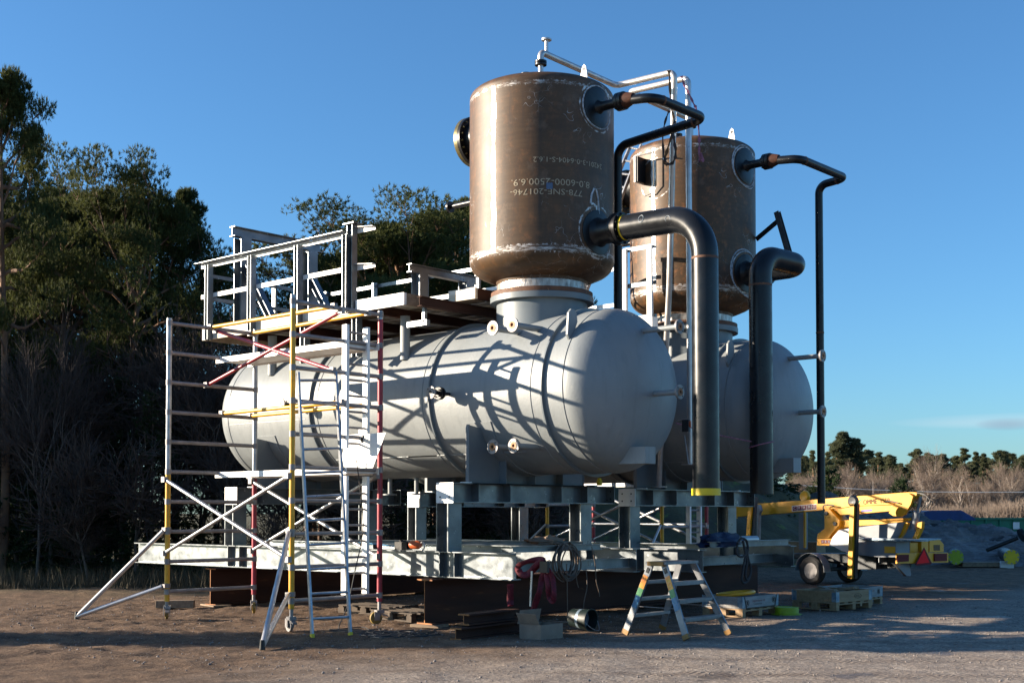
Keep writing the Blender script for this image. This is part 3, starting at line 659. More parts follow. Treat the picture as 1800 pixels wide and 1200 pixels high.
# ------------------------------------------------------------------ galvanised support frames
def make_frame(dx, dy, dz, label, ends):
    root = thing('support_frame', (-16.5+dx, 16+dy, .77+dz), label, 'frame', 'galvanised support frames under the tanks')
    def P(x, y, z): return V(x+dx, y+dy, z+dz)
    zb, zt = .775, 1.175; zm = (zb+zt)/2
    for y, xe in ((14.1, ends[0]), (17.37, ends[1])):
        o = MB().ibeam((-22.75+dx, y+dy, zm+dz), (xe, y+dy, zm+dz), .4, .22, .016, .012).build('base_beam', M['galv'], root)
        for xx in (-19.6, -19.25, -14.06, -13.74): MB().box(P(xx-.006, y-.1, zb+.017), P(xx+.006, y+.1, zt-.017)).build('stiffener', M['galv'], o)
    for x in (-12.9, -16.6, -19.5, -22.3):
        MB().ibeam(P(x, 14.115, zb+.16), P(x, 17.355, zb+.16), .16, .16, .01, .008).build('cross_member', M['galv'], root)
    for x in (-13.9, -19.45):
        for y in (14.1, 17.37):
            MB().ibeam(P(x-.05, y+.0, zt+.001), P(x-.05, y+.0, 1.929), .26, .30, .02, .014, up=(1,0,0)).build('post', M['galv'], root)
        tb = MB().ibeam(P(x, 13.97, 2.087), P(x, 18.04, 2.087), .31, .34, .016, .012).build('top_beam', M['galv'], root)
        for y in (13.955, 18.041):
            e = MB().box(P(x-.185, y, 1.925), P(x+.185, y+.014, 2.245)).build('end_plate', M['white_alu'] if y < 15 else M['galv'], tb)
            h = MB()
            for sx in (-1, 1):
                for sz in (-1, 1): h.lathe([(.016, -.002), (.016, .018)], P(x+sx*.1, y, 2.085+sz*.065), (0,1,0), 10)
            h.build('bolt_hole', M['black'], e)
        for y in (14.55, 15.3, 16.6, 17.3): MB().box(P(x-.165, y, 1.95), P(x+.165, y+.01, 2.225)).build('stiffener', M['galv'], tb)
        for y in (14.4, 17.6):
            MB().box(P(x-.1, y, 2.2425), P(x+.1, y+.06, 2.262)).build('bolt', M['white_alu'], tb)
    return root
frame1 = make_frame(0, 0, 0, 'long galvanised steel frame with bolted cross beams carrying the nearer tank', (-12.55, -12.74))
frame2 = make_frame(.15, 4.5, -.035, 'galvanised steel frame carrying the farther tank, with a dark strap hung on it', (-12.22, -12.3))
def lying_beam(p0, p1, h, wd, label, m='galv', name='steel_beam', grp=None, tf=.012, tw=.01):
    o = MB().ibeam(p0, p1, h, wd, tf, tw).build(name, M[m], base=Vector(p0)); return tag(o, label, 'steel beam', grp)
lying_beam((-12.72, 14.22, 1.225), (-12.72, 16.35, 1.225), .095, .12, 'short bright galvanised beam lying across the near frame end beside the cable coil')
lying_beam((-12.6, 19.4, 1.2), (-12.55, 22.1, 1.2), .11, .12, 'short grey beam lying across the farther frame behind the stepladder')
lying_beam((-17.4, 15.2, 1.25), (-13.6, 17.0, 1.25), .08, .1, 'thin galvanised profile lying across the near frame under the tank')

# rusty beams the frames stand on
def rusty(p0, p1, h, wd, label, grp):
    root = thing('rusty_beam', p0, label, 'steel beam', grp)
    MB().ibeam(p0, p1, h, wd, .022, .014).build('beam', M['rust_dark'], root)
    p0 = Vector(p0); d = (Vector(p1)-p0).normalized()
    MB().ibeam(p0-d*.003, p0, h-.002, wd-.002, .022, .014).build('cut_face', M['orange_rust'], root)
    return root
g = 'rusty beams under the frames'
rusty((-14.2, 13.82, .395), (-14.2, 23.7, .395), .7, .34, 'rusty I-beam on the ground nearest the camera, carrying both frame ends', g)
rusty((-20.42, 14.2, .37), (-20.42, 23.7, .37), .7, .34, 'rusty I-beam on the ground under the far left end of the frames', g)
g = 'short rusty beams stacked on the ground'
rusty((-12.35, 12.62, .1), (-12.5, 14.15, .1), .17, .2, 'lower of the two short rusty beams stacked before the rusty I-beam', g)
rusty((-12.42, 12.85, .28), (-12.55, 14.05, .28), .16, .2, 'upper of the two short rusty beams stacked before the rusty I-beam', g)
def timber(a, b, label, m='wood_old', cat='timber', name='timber_block', rot=0, c=None):
    a, b = Vector(a), Vector(b); cc = (a+b)/2; h = (b-a)/2
    o = MB().box(cc-h, cc+h).build(name, M[m], base=V(cc.x, cc.y, a.z), bevel=.004); o.rotation_euler.z = rot; return tag(o, label, cat)
timber((-14.45, 13.75, 0.0), (-13.95, 14.1, .045), 'flat timber packing under the near rusty beam end', rot=.3)
timber((-20.75, 14.15, -.0), (-20.1, 14.5, .03), 'flat timber packing under the left rusty beam end', rot=-.2)
timber((-20.7, 13.2, 0), (-20.5, 13.9, .14), 'weathered timber block on the dirt beside the left scaffold wheel', rot=-.75)
timber((-13.0, 14.45, 0), (-12.3, 14.75, .03), 'pale board on the ground between the bucket and the stepladder', rot=.9)

# ------------------------------------------------------------------ access platform over the nearer tank
def make_platform():
    root = thing('access_platform', (-18, 15.3, 5.1), 'half-built platform of channels and pale formwork boards with rails over the nearer tank', 'platform')
    def part(mb, name, m, **k): return mb.build(name, M[m], root, **k)
    # edge channels / boards: left bay, stepped right bays
    part(MB().box((-20.9, 14.3, 5.12), (-16.45, 14.36, 5.34)), 'edge_board', 'deckwood')
    part(MB().box((-16.4, 14.3, 5.2), (-15.2, 14.36, 5.4)), 'edge_board', 'white_alu')
    part(MB().box((-15.26, 14.365, 5.2), (-15.2, 15.4, 5.395)), 'edge_board', 'wood_old')
    part(MB().box((-15.195, 15.34, 5.36), (-14.57, 15.4, 5.55)), 'edge_board', 'deckwood')
    part(MB().box((-14.63, 15.405, 5.36), (-14.57, 16.5, 5.545)), 'edge_board', 'rust_dark')
    part(MB().box((-20.9, 14.37, 5.12), (-20.84, 17.4, 5.34)), 'edge_board', 'wood_old')
    part(MB().box((-20.9, 17.41, 5.12), (-14.6, 17.47, 5.34)), 'edge_board', 'wood_old')
    n = 0
    for i, y in enumerate(np.arange(14.42, 17.3, .32)):
        xe = -15.27 if y < 15.3 else -14.65
        part(MB().box((-20.83, y, 5.345-.0), (xe, y+.29, 5.375)), 'deck_board', 'deckwood' if i % 3 else 'wood_old')
    for x in (-20.3, -18.9, -17.5, -16.1, -14.9):
        part(MB().ibeam((x, 14.37, 5.23), (x, 17.4, 5.23), .16, .1, .01, .008), 'joist', 'rust_dark')
    # stub supports on the tank
    for x in (-15.78, -19.45):
        for y in (14.88, 17.02):
            zs = TZ+math.sqrt(TR**2-(y-TY)**2)
            part(MB().lathe([(.085, zs-.03), (.085, 5.13)], (x, y, 0), (0,0,1), 24), 'support_stub', 'paint')
    # side rail: posts and two rails towards the yard
    for x, w_ in ((-20.6, .15), (-19.24, .14), (-17.87, .14), (-16.56, .11)):
        b = MB().ibeam((x, 14.235, 5.1 if x < -16.7 else 5.2), (x, 14.235, 6.54), .1, .125, .01, .008, up=(1,0,0)); part(b, 'post', 'galv')
    for z in (6.56, 5.97):
        b = MB().box((-20.95, 14.302, z-.04), (-16.45, 14.308, z+.04))
        b.box((-20.95, 14.31, z+.034), (-16.45, 14.36, z+.04)); part(b, 'rail', 'white_alu')
    part(MB().box((-20.99, 14.16, 6.605), (-16.6, 14.30, 6.613)), 'top_strip', 'galv')
    # corner mast
    part(MB().ibeam((-16.5, 14.3, 5.2), (-16.5, 14.3, 6.72), .14, .12, .01, .008, up=(1,0,0)), 'post', 'galv')
    part(MB().box((-16.62, 14.2, 6.72), (-16.35, 14.42, 6.735)), 'post_plate', 'galv')
    for z in (6.62, 5.98):
        b = MB().prism([(-16.44, 14.37, z-.05), (-15.98, 14.37, z-.05), (-15.98, 14.37, z+.0), (-16.44, 14.37, z+.05)], (0, .008, 0))
        b.prism([(-16.44, 14.3, z+.051), (-15.98, 14.3, z+.002), (-15.98, 14.37, z+.002), (-16.44, 14.37, z+.051)], (0, 0, .006)); part(b, 'bracket_arm', 'white_alu')
    # portal frames (goal shapes) across the deck
    def portal(x, y0, y1, zt, zb, w_, leg, lw):
        part(MB().ibeam((x, y0, zt-w_/2), (x, y1, zt-w_/2), w_, w_*.85, .012, .01), 'portal_beam', 'galv')
        for y in leg:
            part(MB().ibeam((x, y, zb), (x, y, zt-w_-.001), lw, lw*1.0, .012, .01, up=(1,0,0)), 'portal_leg', 'galv')
    portal(-20.2, 14.48, 16.65, 7.28, 5.376, .19, (14.73, 16.37), .24)
    portal(-15.6, 14.8, 16.45, 6.0, 5.376, .14, (15.05, 16.2), .2)
    for (y, x0, x1, z0) in ((14.73, -20.07, -19.25, 6.5), (16.37, -20.07, -19.3, 6.45)):
        part(MB().ibeam((x0, y, z0), (x1, y, 5.4), .13, .14, .01, .008), 'brace', 'galv')
    # far side and end rails
    for z in (6.4, 5.95):
        part(MB().box((-20.85, 17.38, z-.035), (-16.3, 17.386, z+.035)), 'rail', 'galv')
        part(MB().box((-20.88, 14.32, z-.035), (-20.874, 17.38, z+.035)), 'rail', 'galv')
    for p in ((-20.85, 16.0), (-20.85, 17.34), (-19.3, 17.34), (-17.8, 17.34), (-16.4, 17.34)):
        part(MB().box((p[0]-.05, p[1]-.03, 5.1), (p[0]+.05, p[1]+.03, 6.46)), 'post', 'galv')
    # hanging bracket under the step
    part(MB().box((-15.06, 14.58, 4.93), (-15.0, 14.64, 5.2)), 'hanger', 'galv')
    part(MB().box((-15.42, 14.58, 4.87), (-14.95, 14.66, 4.96)), 'hanger', 'galv')
    for (x, y) in ((-16.5, 14.42), (-17.9, 14.42)):
        part(MB().ibeam((x, y, 4.45), (x, y, 5.2), .13, .13, .01, .008, up=(1,0,0)), 'hanger', 'galv')
    return root
platform1 = make_platform()
def make_platform2():
    root = thing('access_platform', (-17, 20, 5.1), 'smaller platform with tall galvanised rail posts beside the farther rusty vessel', 'platform')
    MB().box((-20.9, 18.9, 5.2), (-14.8, 21.6, 5.4)).build('deck', M['wood_old'], root)
    for x in (-14.0, -13.43): MB().box((x-.05, 18.72, 5.25), (x+.05, 18.78, 6.63)).build('post', M['white_alu'], root)
    for z in (6.62, 5.95):
        MB().box((-14.05, 18.785, z-.04), (-13.32, 18.80, z+.04)).build('rail', M['galv'], root)
        MB().box((-20.5, 18.785, z-.35), (-14.06, 18.80, z-.28)).build('rail', M['white_alu'], root)
    MB().box((-13.46, 18.6, 5.12), (-13.28, 18.78, 5.3)).build('foot_plate', M['white_alu'], root)
    MB().box((-14.9, 18.79, 5.25), (-13.35, 18.85, 5.38)).build('edge_beam', M['galv'], root)
    for x in (-15.78, -19.45): MB().lathe([(.085, 4.4), (.085, 5.2)], (x, 19.35, 0), (0,0,1), 20).build('support_stub', M['paint'], root)
    return root
make_platform2()
# thin access ladder leaning at the farther vessel
def ladder(name, bl, br_, tl, tr, n, m, label, cat='ladder', rail=(.028, .075), z0=.22, foot=True, tape=False, group=None):
    bl, br_, tl, tr = map(Vector, (bl, br_, tl, tr)); root = thing(name, bl, label, cat, group)
    out_ = (tl-bl).cross(br_-bl).normalized()
    for a, b_ in ((bl, tl), (br_, tr)):
        o = MB().beam(a, b_, rail[1], rail[0], up=(br_-bl).normalized()).build('rail', M[m], root)
        if foot:
            d = (b_-a).normalized(); MB().beam(a-d*.005, a+d*.05, rail[1]+.012, rail[0]+.012, up=(br_-bl).normalized()).build('foot', M['cap_yellow'], o)
    L = (tl-bl).length
    for i in range(n):
        t = (z0 + i*(L-z0-.12)/(n-1))/L
        MB().tube([bl.lerp(tl, t), br_.lerp(tr, t)], .021, 8).build('rung', M[m], root)
    return root
ladder('access_ladder', (-15.6, 18.6, 5.3), (-15.1, 18.6, 5.3), at(1111, 250, Y=19.9), at(1128, 254, Y=19.9), 14, 'alu', 'slim aluminium ladder leaning up between the two rusty vessels', foot=False)

# ------------------------------------------------------------------ scaffold towers
def caster(root, p, zt, col, a):
    p = Vector(p); ca, sa = math.cos(a), math.sin(a); d = V(ca, sa, 0); s_ = V(-sa, ca, 0)
    c = p + d*.06 + V(0,0,.1)
    o = MB().lathe([(.03, .13), (.03, zt-p.z)], p, (0,0,1), 14).build('caster', M['alu_dull'], root)
    MB().obox(p+V(0,0,.2), d, s_, ZUP, .13, .11, .05).obox(c+s_*.05+V(0,0,.03), d, s_, ZUP, .09, .01, .13).obox(c-s_*.05+V(0,0,.03), d, s_, ZUP, .09, .01, .13).obox(c-d*.13+V(0,0,.05), (d+ZUP*.4).normalized(), s_, (ZUP-d*.4).normalized(), .14, .07, .02).build('fork', M['alu_dull'], o)
    MB().lathe([(.0, -.03), (.06, -.03), (.06, -.02), (.1, -.022), (.1, .022), (.06, .02), (.06, .03), (0, .03)], c, s_, 28).build('wheel', M[col], o)
def coupler(mb, p, d):
    mb.lathe([(.0505, -.035), (.058, -.035), (.058, .035), (.0505, .035)], p, d, 12, closed=True)
def make_tower(main=True, label=''):
    XA, XC, YA, YB = -18.46, -15.16, 11.98, 13.75
    root = thing('scaffold_tower', (-16.8, 12.9, 0), label, 'scaffold', None)
    top = 4.96; zr = [.46+.5*i for i in range(10)]
    posts = {'A': (XA, YA), 'B': (XA, YB), 'C': (XC, YA), 'D': (XC, YB)}
    segs = {'A': [('alu', 2.47, 5.04), ('yellow', .3, 2.465)], 'B': [('alu', 2.42, 5.04), ('red', .33, 2.415)],
            'C': [('yellow', .34, 4.85), ('alu', 4.852, 5.06)], 'D': [('red', .36, 4.88), ('alu', 4.882, 5.02)]}
    for k, (x, y) in posts.items():
        for m_, z0, z1 in segs[k]:
            po = MB().lathe([(.043, z0), (.043, z1)], (x, y, 0), (0,0,1), 18).build('post', M[m_], root)
        for z in zr: MB().lathe([(.0435, -.045), (.05, -.045), (.05, .045), (.0435, .045)], (x, y, z), (0,0,1), 14, closed=True).build('rung_socket', M['alu_dull'], root)
    casters = {'A': ('wheel_yellow', 2.6), 'B': ('wheel_yellow', -.6), 'C': ('alu_dull', 2.9), 'D': ('wheel_yellow', -1.9)}
    for k, (x, y) in posts.items():
        cc, a = casters[k]; caster(root, (x, y, 0.0), .4, cc, a)
    for x in (XA, XC):
        for z in zr:
            MB().tube([(x, YA+.03, z), (x, YB-.03, z)], .033, 12).build('rung', M['alu_dull'], root)
    # built-in climbing ladder in the right end frame
    y0, y1 = 13.02, 13.45
    for (za, zb_) in ((.5, 2.35), (2.78, 4.72)):
        for y in (y0, y1):
            MB().box((XC-.055, y-.028, za), (XC+.055, y+.028, zb_)).build('ladder_rail', M['white_alu'], root)
    for z in list(np.arange(.58, 2.3, .25)) + list(np.arange(2.86, 4.8, .25)):
        MB().tube([(XC, y0+.03, z), (XC, y1-.03, z)], .019, 8).build('ladder_rung', M['alu_dull'], root)
    # planks
    for z in (4.43, 2.44):
        pk = MB().box((XA-.08, 12.97, z-.06), (XC+.08, 12.985, z+.035)); pk.box((XA-.08, 13.64, z-.06), (XC+.08, 13.655, z+.035))
        pk.box((XA+.02, 12.986, z-.04), (XC-.02, 13.639, z+.0)); o = pk.build('platform_plank', M['white_alu'], root)
        MB().box((XA+.03, 12.99, z+.002), (XC-.03, 13.635, z+.022)).build('plywood', M['wood_old'], o)
    br = []
    def brace(a, b_, m_, r=.031, nm='brace'):
        a, b_ = Vector(a), Vector(b_); o = MB().tube([a, b_], r, 12).build(nm, M[m_], root)
        for p in (a, b_): MB().obox(p+V(0,-.02,0), V(1,0,0), V(0,1,0), ZUP, .09, .07, .09).build('clamp', M['alu_dull'], o)
    brace((XA, YA-.05, 2.33), (XC, YA-.05, 1.08), 'alu'); brace((XA, YA-.06, 1.1), (XC, YA-.06, 2.33), 'alu')
    brace((XA, YB-.05, 2.33), (XC, YB-.05, 1.08), 'alu'); brace((XA, YB-.06, 1.1), (XC, YB-.06, 2.36), 'alu')
    if main:
        brace((XA, 12.93, 4.93), (XC, 12.78, 3.98), 'red'); brace((XA, 12.75, 3.97), (XC, 12.95, 4.93), 'red')
        brace((XA, 12.82, 4.98), (XC, 12.8, 4.98), 'yellow', .033, 'guard_rail'); brace((XA, 13.66, 4.96), (XC, 13.5, 4.96), 'yellow', .033, 'guard_rail')
        brace((XA, 13.07, 3.5), (XC, 12.95, 3.5), 'yellow', .033, 'guard_rail'); brace((XA, 13.66, 3.49), (XC, 13.5, 3.49), 'yellow', .033, 'guard_rail')
        for foot, x in ((at(135, 1083, Z=.04), XA), (at(461, 1135, Z=.04), XC)):
            for z in (1.5, .56):
                p0 = V(x-.0, YA-.05, z); o = MB().tube([p0+(foot-p0).normalized()*.04, foot+V(0,0,.0)], .037, 14).build('outrigger', M['bare'], root)
                cp = MB(); coupler(cp, V(x, YA, z), ZUP); cp.build('coupler', M['alu_dull'], o); MB().obox(p0, V(1,0,0), V(0,1,0), ZUP, .1, .06, .06).build('clamp', M['alu_dull'], o)
            MB().lathe([(.035, -.05), (.04, -.045), (.03, .08)], foot, (0,0,1), 14).build('outrigger_foot', M['black'], root)
    else:
        brace((XA, 12.9, 3.5), (XC, 12.9, 3.5), 'alu'); brace((XA, 13.7, 1.5), (XC, 13.7, 1.5), 'alu')
        for foot, x in ((V(-15.0, 10.6, .05), XC), (V(-19.6, 11.0, .05), XA)):
            for z in (1.5, .56): MB().tube([(x, YA-.05, z), foot], .026, 12).build('outrigger', M['bare'], root)
    return root
tower1 = make_tower(True, 'tall aluminium scaffold tower with yellow and red posts standing in front of the nearer tank')
tower2 = make_tower(False, 'second scaffold tower half hidden behind the support frames, seen under the tanks')
tower2.location = Vector(tower2.location) + V(-1.0, 11.0, 0)

# loose steel plate standing on the lower plank
Yp = 13.3; pl = thing('steel_plate', at(630, 825, Y=Yp), 'pale tapered steel plate with a slot leaning on the lower scaffold plank', 'steel plate')
MB().prism([at(x, y, Y=Yp) for x, y in ((613,764),(678,760),(655,822),(605,822),(601,800))], (0, .012, 0)).build('plate', M['white_alu'], pl)
MB().obox(at(636.5, 771, Y=Yp-.01), V(.35,0,1).normalized(), V(0,1,0), V(1,0,-.35).normalized(), .12, .02, .03).build('slot', M['black'], pl)
MB().lathe([(0, 0), (.055, 0), (.055, .03), (0, .03)], at(636, 757.5, Y=Yp+.2), (0,-1,0), 18).build('lug', M['alu_dull'], pl)

# leaning ladder
XT = -15.06
ladder('leaning_ladder', at(549, 1120, Z=0), at(616, 1117, Z=0), at(524, 655, X=XT), at(590, 655, X=XT-.02), 11, 'alu', 'aluminium ladder leaning on the front of the scaffold tower with yellow feet', rail=(.03, .085), z0=.27)

# ------------------------------------------------------------------ stepladder
M['ladder_alu'] = simple('shaded_ladder_aluminium', (.24,.25,.265), (.16,.17,.18), .42, .4, 6, 5, .05, .004, rvar=.15)  # aluminium toned down so the stepladder looks shaded; shade is in the colour
def stepladder():
    f = [V(-10.12, 14.98, 0), V(-10.08, 16.02, 0), V(-11.26, 15.06, 0), V(-11.3, 16.06, 0)]
    zt = at(1165, 987, Y=15.12).z
    root = thing('stepladder', (-10.7, 15.5, 0), 'aluminium double-sided stepladder with orange, green and blue paint stripes on its rails', 'stepladder')
    t = [V(-10.6, 15.13, zt-.04), V(-10.6, 15.87, zt-.04), V(-10.84, 15.13, zt-.04), V(-10.84, 15.87, zt-.04)]
    for i in range(4):
        a, b_ = f[i], t[i]
        o = MB().beam(a+V(0,0,.0), b_, .1, .03, up=(0,1,0)).build('rail', M['ladder_alu'], root)
        MB().beam(a-(b_-a)*.002, a+(b_-a)*.06, .108, .038, up=(0,1,0)).build('foot', M['foot_ochre'], o)
        if i in (0, 2):
            d = b_-a; out_ = -.0195
            for (u0, u1, m_) in ((.38, .55, 'stripe_blue'), (.55, .66, 'stripe_green'), (.66, .84, 'stripe_orange')):
                MB().beam(a+d*u0+V(0,out_,0), a+d*u1+V(0,out_,0), .088, .004, up=(0,1,0)).build('paint_stripe', M[m_], o)
            MB().beam(a+d*.88+V(0,out_,0), a+d*.95+V(0,out_,0), .05, .005, up=(0,1,0)).build('label_plate', M['black'], o)
    for s_, (i, j) in enumerate(((0, 1), (2, 3))):
        for k in range(1, 4):
            u = k/4*.97+.02; p = f[i].lerp(t[i], u); q = f[j].lerp(t[j], u); sg = 1 if s_ == 0 else -1
            b = MB().box((min(p.x, q.x)-.05, p.y+.015, p.z-.018), (max(p.x, q.x)+.05, q.y-.015, p.z+.018)); b.box((p.x+sg*.05-.003, p.y+.015, p.z-.04), (p.x+sg*.05+.003, q.y-.015, p.z-.0185)); b.build('step', M['ladder_alu'], root)
    MB().box((-10.9, 15.08, zt-.04), (-10.54, 15.92, zt)).build('top_step', M['ladder_alu'], root)
    MB().box((-10.86, 15.065, zt-.06), (-10.58, 15.12, zt+.004)).build('corner_cap', M['foot_ochre'], root)
    for y in (15.1, 15.98):
        MB().tube([f[0].lerp(t[0], .4)+V(0, y-15.1 if y > 15.5 else 0, 0), f[2].lerp(t[2], .4)+V(0, y-15.1 if y > 15.5 else 0, 0)], .006, 6).build('stay_strap', M['alu_dull'], root)
    return root
M['stripe_blue'] = simple('blue_paint_stripe', (.01,.17,.33), (.01,.12,.25), .3, 0, 8, 3, 0)
M['stripe_green'] = simple('green_paint_stripe', (.05,.28,.07), (.04,.2,.08), .3, 0, 8, 3, 0)
M['stripe_orange'] = simple('orange_paint_stripe', (.75,.2,.02), (.7,.38,.03), .3, 0, 8, 3, 0)
stepladder()

# ------------------------------------------------------------------ crates on pallets
def crate(c, L, W_, rot, label, wm_='wood'):
    """pallet with hinged collar; origin at its centre on the ground, x along L"""
    root = thing('pallet_crate', (0, 0, 0), label, 'crate', None)
    hx, hy = L/2, W_/2; zp = .125
    pb = MB()
    for y in (-hy+.05, 0, hy-.05): pb.box((-hx, y-.05, 0), (hx, y+.05, .022))
    for x in (-hx+.07, 0, hx-.07): pb.box((x-.07, -hy, .1), (x+.07, hy, .121))
    for y in np.linspace(-hy+.06, hy-.06, 5): pb.box((-hx, y-.06, .1225), (hx, y+.06, .143))
    for x in (-hx+.07, 0, hx-.07):
        for y in (-hy+.05, 0, hy-.05): pb.box((x-.07, y-.049, .0225), (x+.07, y+.049, .0995))
    pb.build('pallet', M['wood'], root)
    z0, z1 = .146, .345
    for (a, b_) in (((-hx, -hy, z0), (hx, -hy+.02, z1)), ((-hx, hy-.02, z0), (hx, hy, z1)), ((-hx, -hy+.021, z0), (-hx+.02, hy-.021, z1)), ((hx-.02, -hy+.021, z0), (hx, hy-.021, z1))):
        MB().box(a, b_).build('collar_board', M[wm_], root, bevel=.003)
    for sx in (-1, 1):
        for sy in (-1, 1):
            h = MB().box((sx*hx-.002 if sx > 0 else -hx-.003, sy*(hy-.05)-.045, z0+.01), (sx*hx+.003 if sx > 0 else -hx+.002, sy*(hy-.05)+.045, z1-.01))
            h.box((sx*(hx-.05)-.045, sy*hy-.003, z0+.012), (sx*(hx-.05)+.045, sy*hy+.003, z1-.012))
            h.lathe([(.008, z0+.005), (.008, z1+.01)], (sx*hx, sy*hy, 0), (0,0,1), 8)
            h.build('hinge', M['blue_steel'], root)
    root.location = c; root.rotation_euler.z = rot
    return root
def face_text(root, body, size, u0, z, x, m, name='printed_text', mir=1, align='LEFT'):
    # on the +X face of the crate, reading towards +Y
    o = text_mb(body, size, lambda u, v_: V(x, u0+u, z+v_), align=align).build(name, M[m], root, smooth=0); return o
def face_circle(root, y, z, r, x):
    mb = MB().tube([(x, y+r*math.cos(a), z+r*math.sin(a)) for a in np.linspace(0, 2*PI, 24, endpoint=False)], .003, 4, closed=True)
    for k in range(4):
        a = PI*k/4; mb.beam((x, y-r*.75*math.cos(a), z-r*.75*math.sin(a)), (x, y+r*.75*math.cos(a), z+r*.75*math.sin(a)), .006, .004)
    mb.build('printed_emblem', M['ink'], root)
ca = crate((-11.42, 21.72, 0), .95, 1.17, -.1, 'pale pallet crate before the trailer wheel, filled with offcuts, with a small shield print')
x_ = .478
MB().tube([(x_, .12+.12*math.cos(a), .245+.045*math.sin(a)*(1 if abs(math.cos(a)) < .8 else .9)) for a in np.linspace(0, 2*PI, 8, endpoint=False)], .0035, 4, closed=True).build('printed_emblem', M['ink'], ca)
face_text(ca, 'METALL', .04, .035, .232, x_, 'ink')
fil = MB(); random.seed(3)
for k in range(9):
    fil.obox((random.uniform(-.3, .3), random.uniform(-.42, .42), random.uniform(.3, .37)), V(1, random.uniform(-.5, .5), random.uniform(-.2, .2)).normalized(), V(0,1,0), ZUP, random.uniform(.15, .3), random.uniform(.08, .16), .04)
tag(fil.build('wood_offcuts', M['wood_old'], base=V(0,0,0)), 'loose wooden offcuts lying inside the pale crate in front of the trailer wheel', 'wood offcuts').location = (-11.42, 21.72, 0)
M['wood_grey'] = simple('grey_planed_wood', (.3,.29,.28), (.22,.21,.2), .75, 0, 3, 6, .15, .004, stretch=(6,1,6))
cb_ = crate((-11.62, 22.86, 0), .85, 1.0, .03, 'greyish pallet crate with red lettering standing behind the pale crate', 'wood_grey')
x_ = .428
face_text(cb_, 'Optimeskaster AB', .062, -.33, .25, x_, 'red_ink'); face_text(cb_, 'Tel 0522/67 98 80', .042, -.3, .195, x_, 'ink'); face_circle(cb_, .32, .25, .05, x_)
cc_ = crate((-11.88, 19.26, 0), .8, 1.18, 0, 'dark pallet crate beside the stepladder, yellow hose ring on top, faded lettering', 'wood_grey')
x_ = .403
face_text(cc_, 'Optimeskaster AB', .055, -.27, .25, x_, 'red_ink'); face_text(cc_, 'Tel 0522/67 98 80', .038, -.24, .2, x_, 'ink'); face_circle(cc_, -.43, .24, .05, x_); face_circle(cc_, .43, .26, .05, x_)
band = MB()
for (a, b_) in (((x_+.004, -.53, .345), (x_+.004, -.47, .15)), ((x_+.004, .53, .345), (x_+.004, .47, .15)), ((x_+.004, -.47, .15), (x_+.004, .47, .15))): band.beam(a, b_, .006, .02)
band.build('packing_band', M['black'], cc_)
yr = at(1332, 1050, Z=.36)
MB_ = MB().tube([V(-11.85+.3*math.cos(a), 19.05+.33*math.sin(a), .375+.03*math.sin(a*1.0+1)) for a in np.linspace(0, 2*PI, 40, endpoint=False)], .035, 10, closed=True)
tag(MB_.build('hose_ring', M['lift_yellow'], base=V(-11.85, 19.05, .35)), 'thick yellow hose ring lying on the dark crate beside the stepladder', 'hose')
lc = MB(); c0 = at(1383, 1079, Z=0)
for k in range(9):
    rr = .2-.004*(k % 2); lc.tube([V(c0.x+rr*math.cos(a), c0.y+rr*math.sin(a), .02+.0125*k) for a in np.linspace(0, 2*PI, 28, endpoint=False)], .0095, 6, closed=True)
lc.lathe([(.0, 0), (.27, .0), (.27, .008), (0, .01)], c0, (0,0,1), 32); lc.lathe([(.19, 0), (.19, .12), (0, .12)], c0, (0,0,1), 32)
tag(lc.build('cord_reel', M['lime'], base=c0), 'flat lime green cord reel on the gravel right of the dark crate', 'cord reel')

# ------------------------------------------------------------------ box, bucket, slings, cables, tools
def cardbox():
    c = V(-11.7, 13.72, 0); root = thing('cardboard_box', c, 'open cardboard box with raised flaps under the red slings', 'box')
    x0, x1, y0, y1, h = -11.95, -11.55, 13.5, 13.98, .21
    for a, b_ in (((x0, y0, 0), (x0+.006, y1, h)), ((x1-.006, y0, 0), (x1, y1, h)), ((x0+.007, y0, 0), (x1-.007, y0+.006, h)), ((x0+.007, y1-.006, 0), (x1-.007, y1, h)), ((x0+.007, y0+.007, .001), (x1-.007, y1-.007, .008))):
        MB().box(a, b_).build('side', M['card'], root)
    MB().obox((x0-.02, (y0+y1)/2, h+.09), V(0,1,0), V(.25,0,1).normalized(), V(1,0,-.25).normalized(), .46, .2, .006).build('flap', M['card'], root)
    MB().obox(((x0+x1)/2, y1+.09, h+.01), V(1,0,0), V(0,1,-.1).normalized(), V(0,.1,1).normalized(), .36, .2, .006).build('flap', M['card'], root)
    MB().obox(((x0+x1)/2, y0-.05, h+.08), V(1,0,0), V(0,-.5,.85).normalized(), V(0,.85,.5).normalized(), .36, .18, .006).build('flap', M['card'], root)
cardbox()
bc = at(1037, 1106, Z=0); bd = V(1.0, .02, -.06).normalized(); bc = V(-12.15, 15.15, .165)
bk = thing('bucket', (bc.x, bc.y, 0), 'dark green plastic bucket lying on its side with a wire handle', 'bucket')
MB().lathe([(.0, -.17), (.135, -.17), (.165, .17), (.175, .17), (.175, .19), (.158, .19), (.13, -.155), (0, -.155)], bc, bd, 36).build('body', M['bucket'], bk)
sdv = bd.cross(ZUP).normalized()
MB().lathe([(.149, -.02), (.1535, .03)], bc, bd, 36).build('label_band', M['blue_steel'], bk)
MB().tube(smooth([bc+bd*.17+sdv*.17, bc+bd*.26+sdv*.1-V(0,0,.1), bc+bd*.32-V(0,0,.14), bc+bd*.26-sdv*.1-V(0,0,.1), bc+bd*.17-sdv*.17], 5), .004, 6).build('handle', M['alu'], bk)
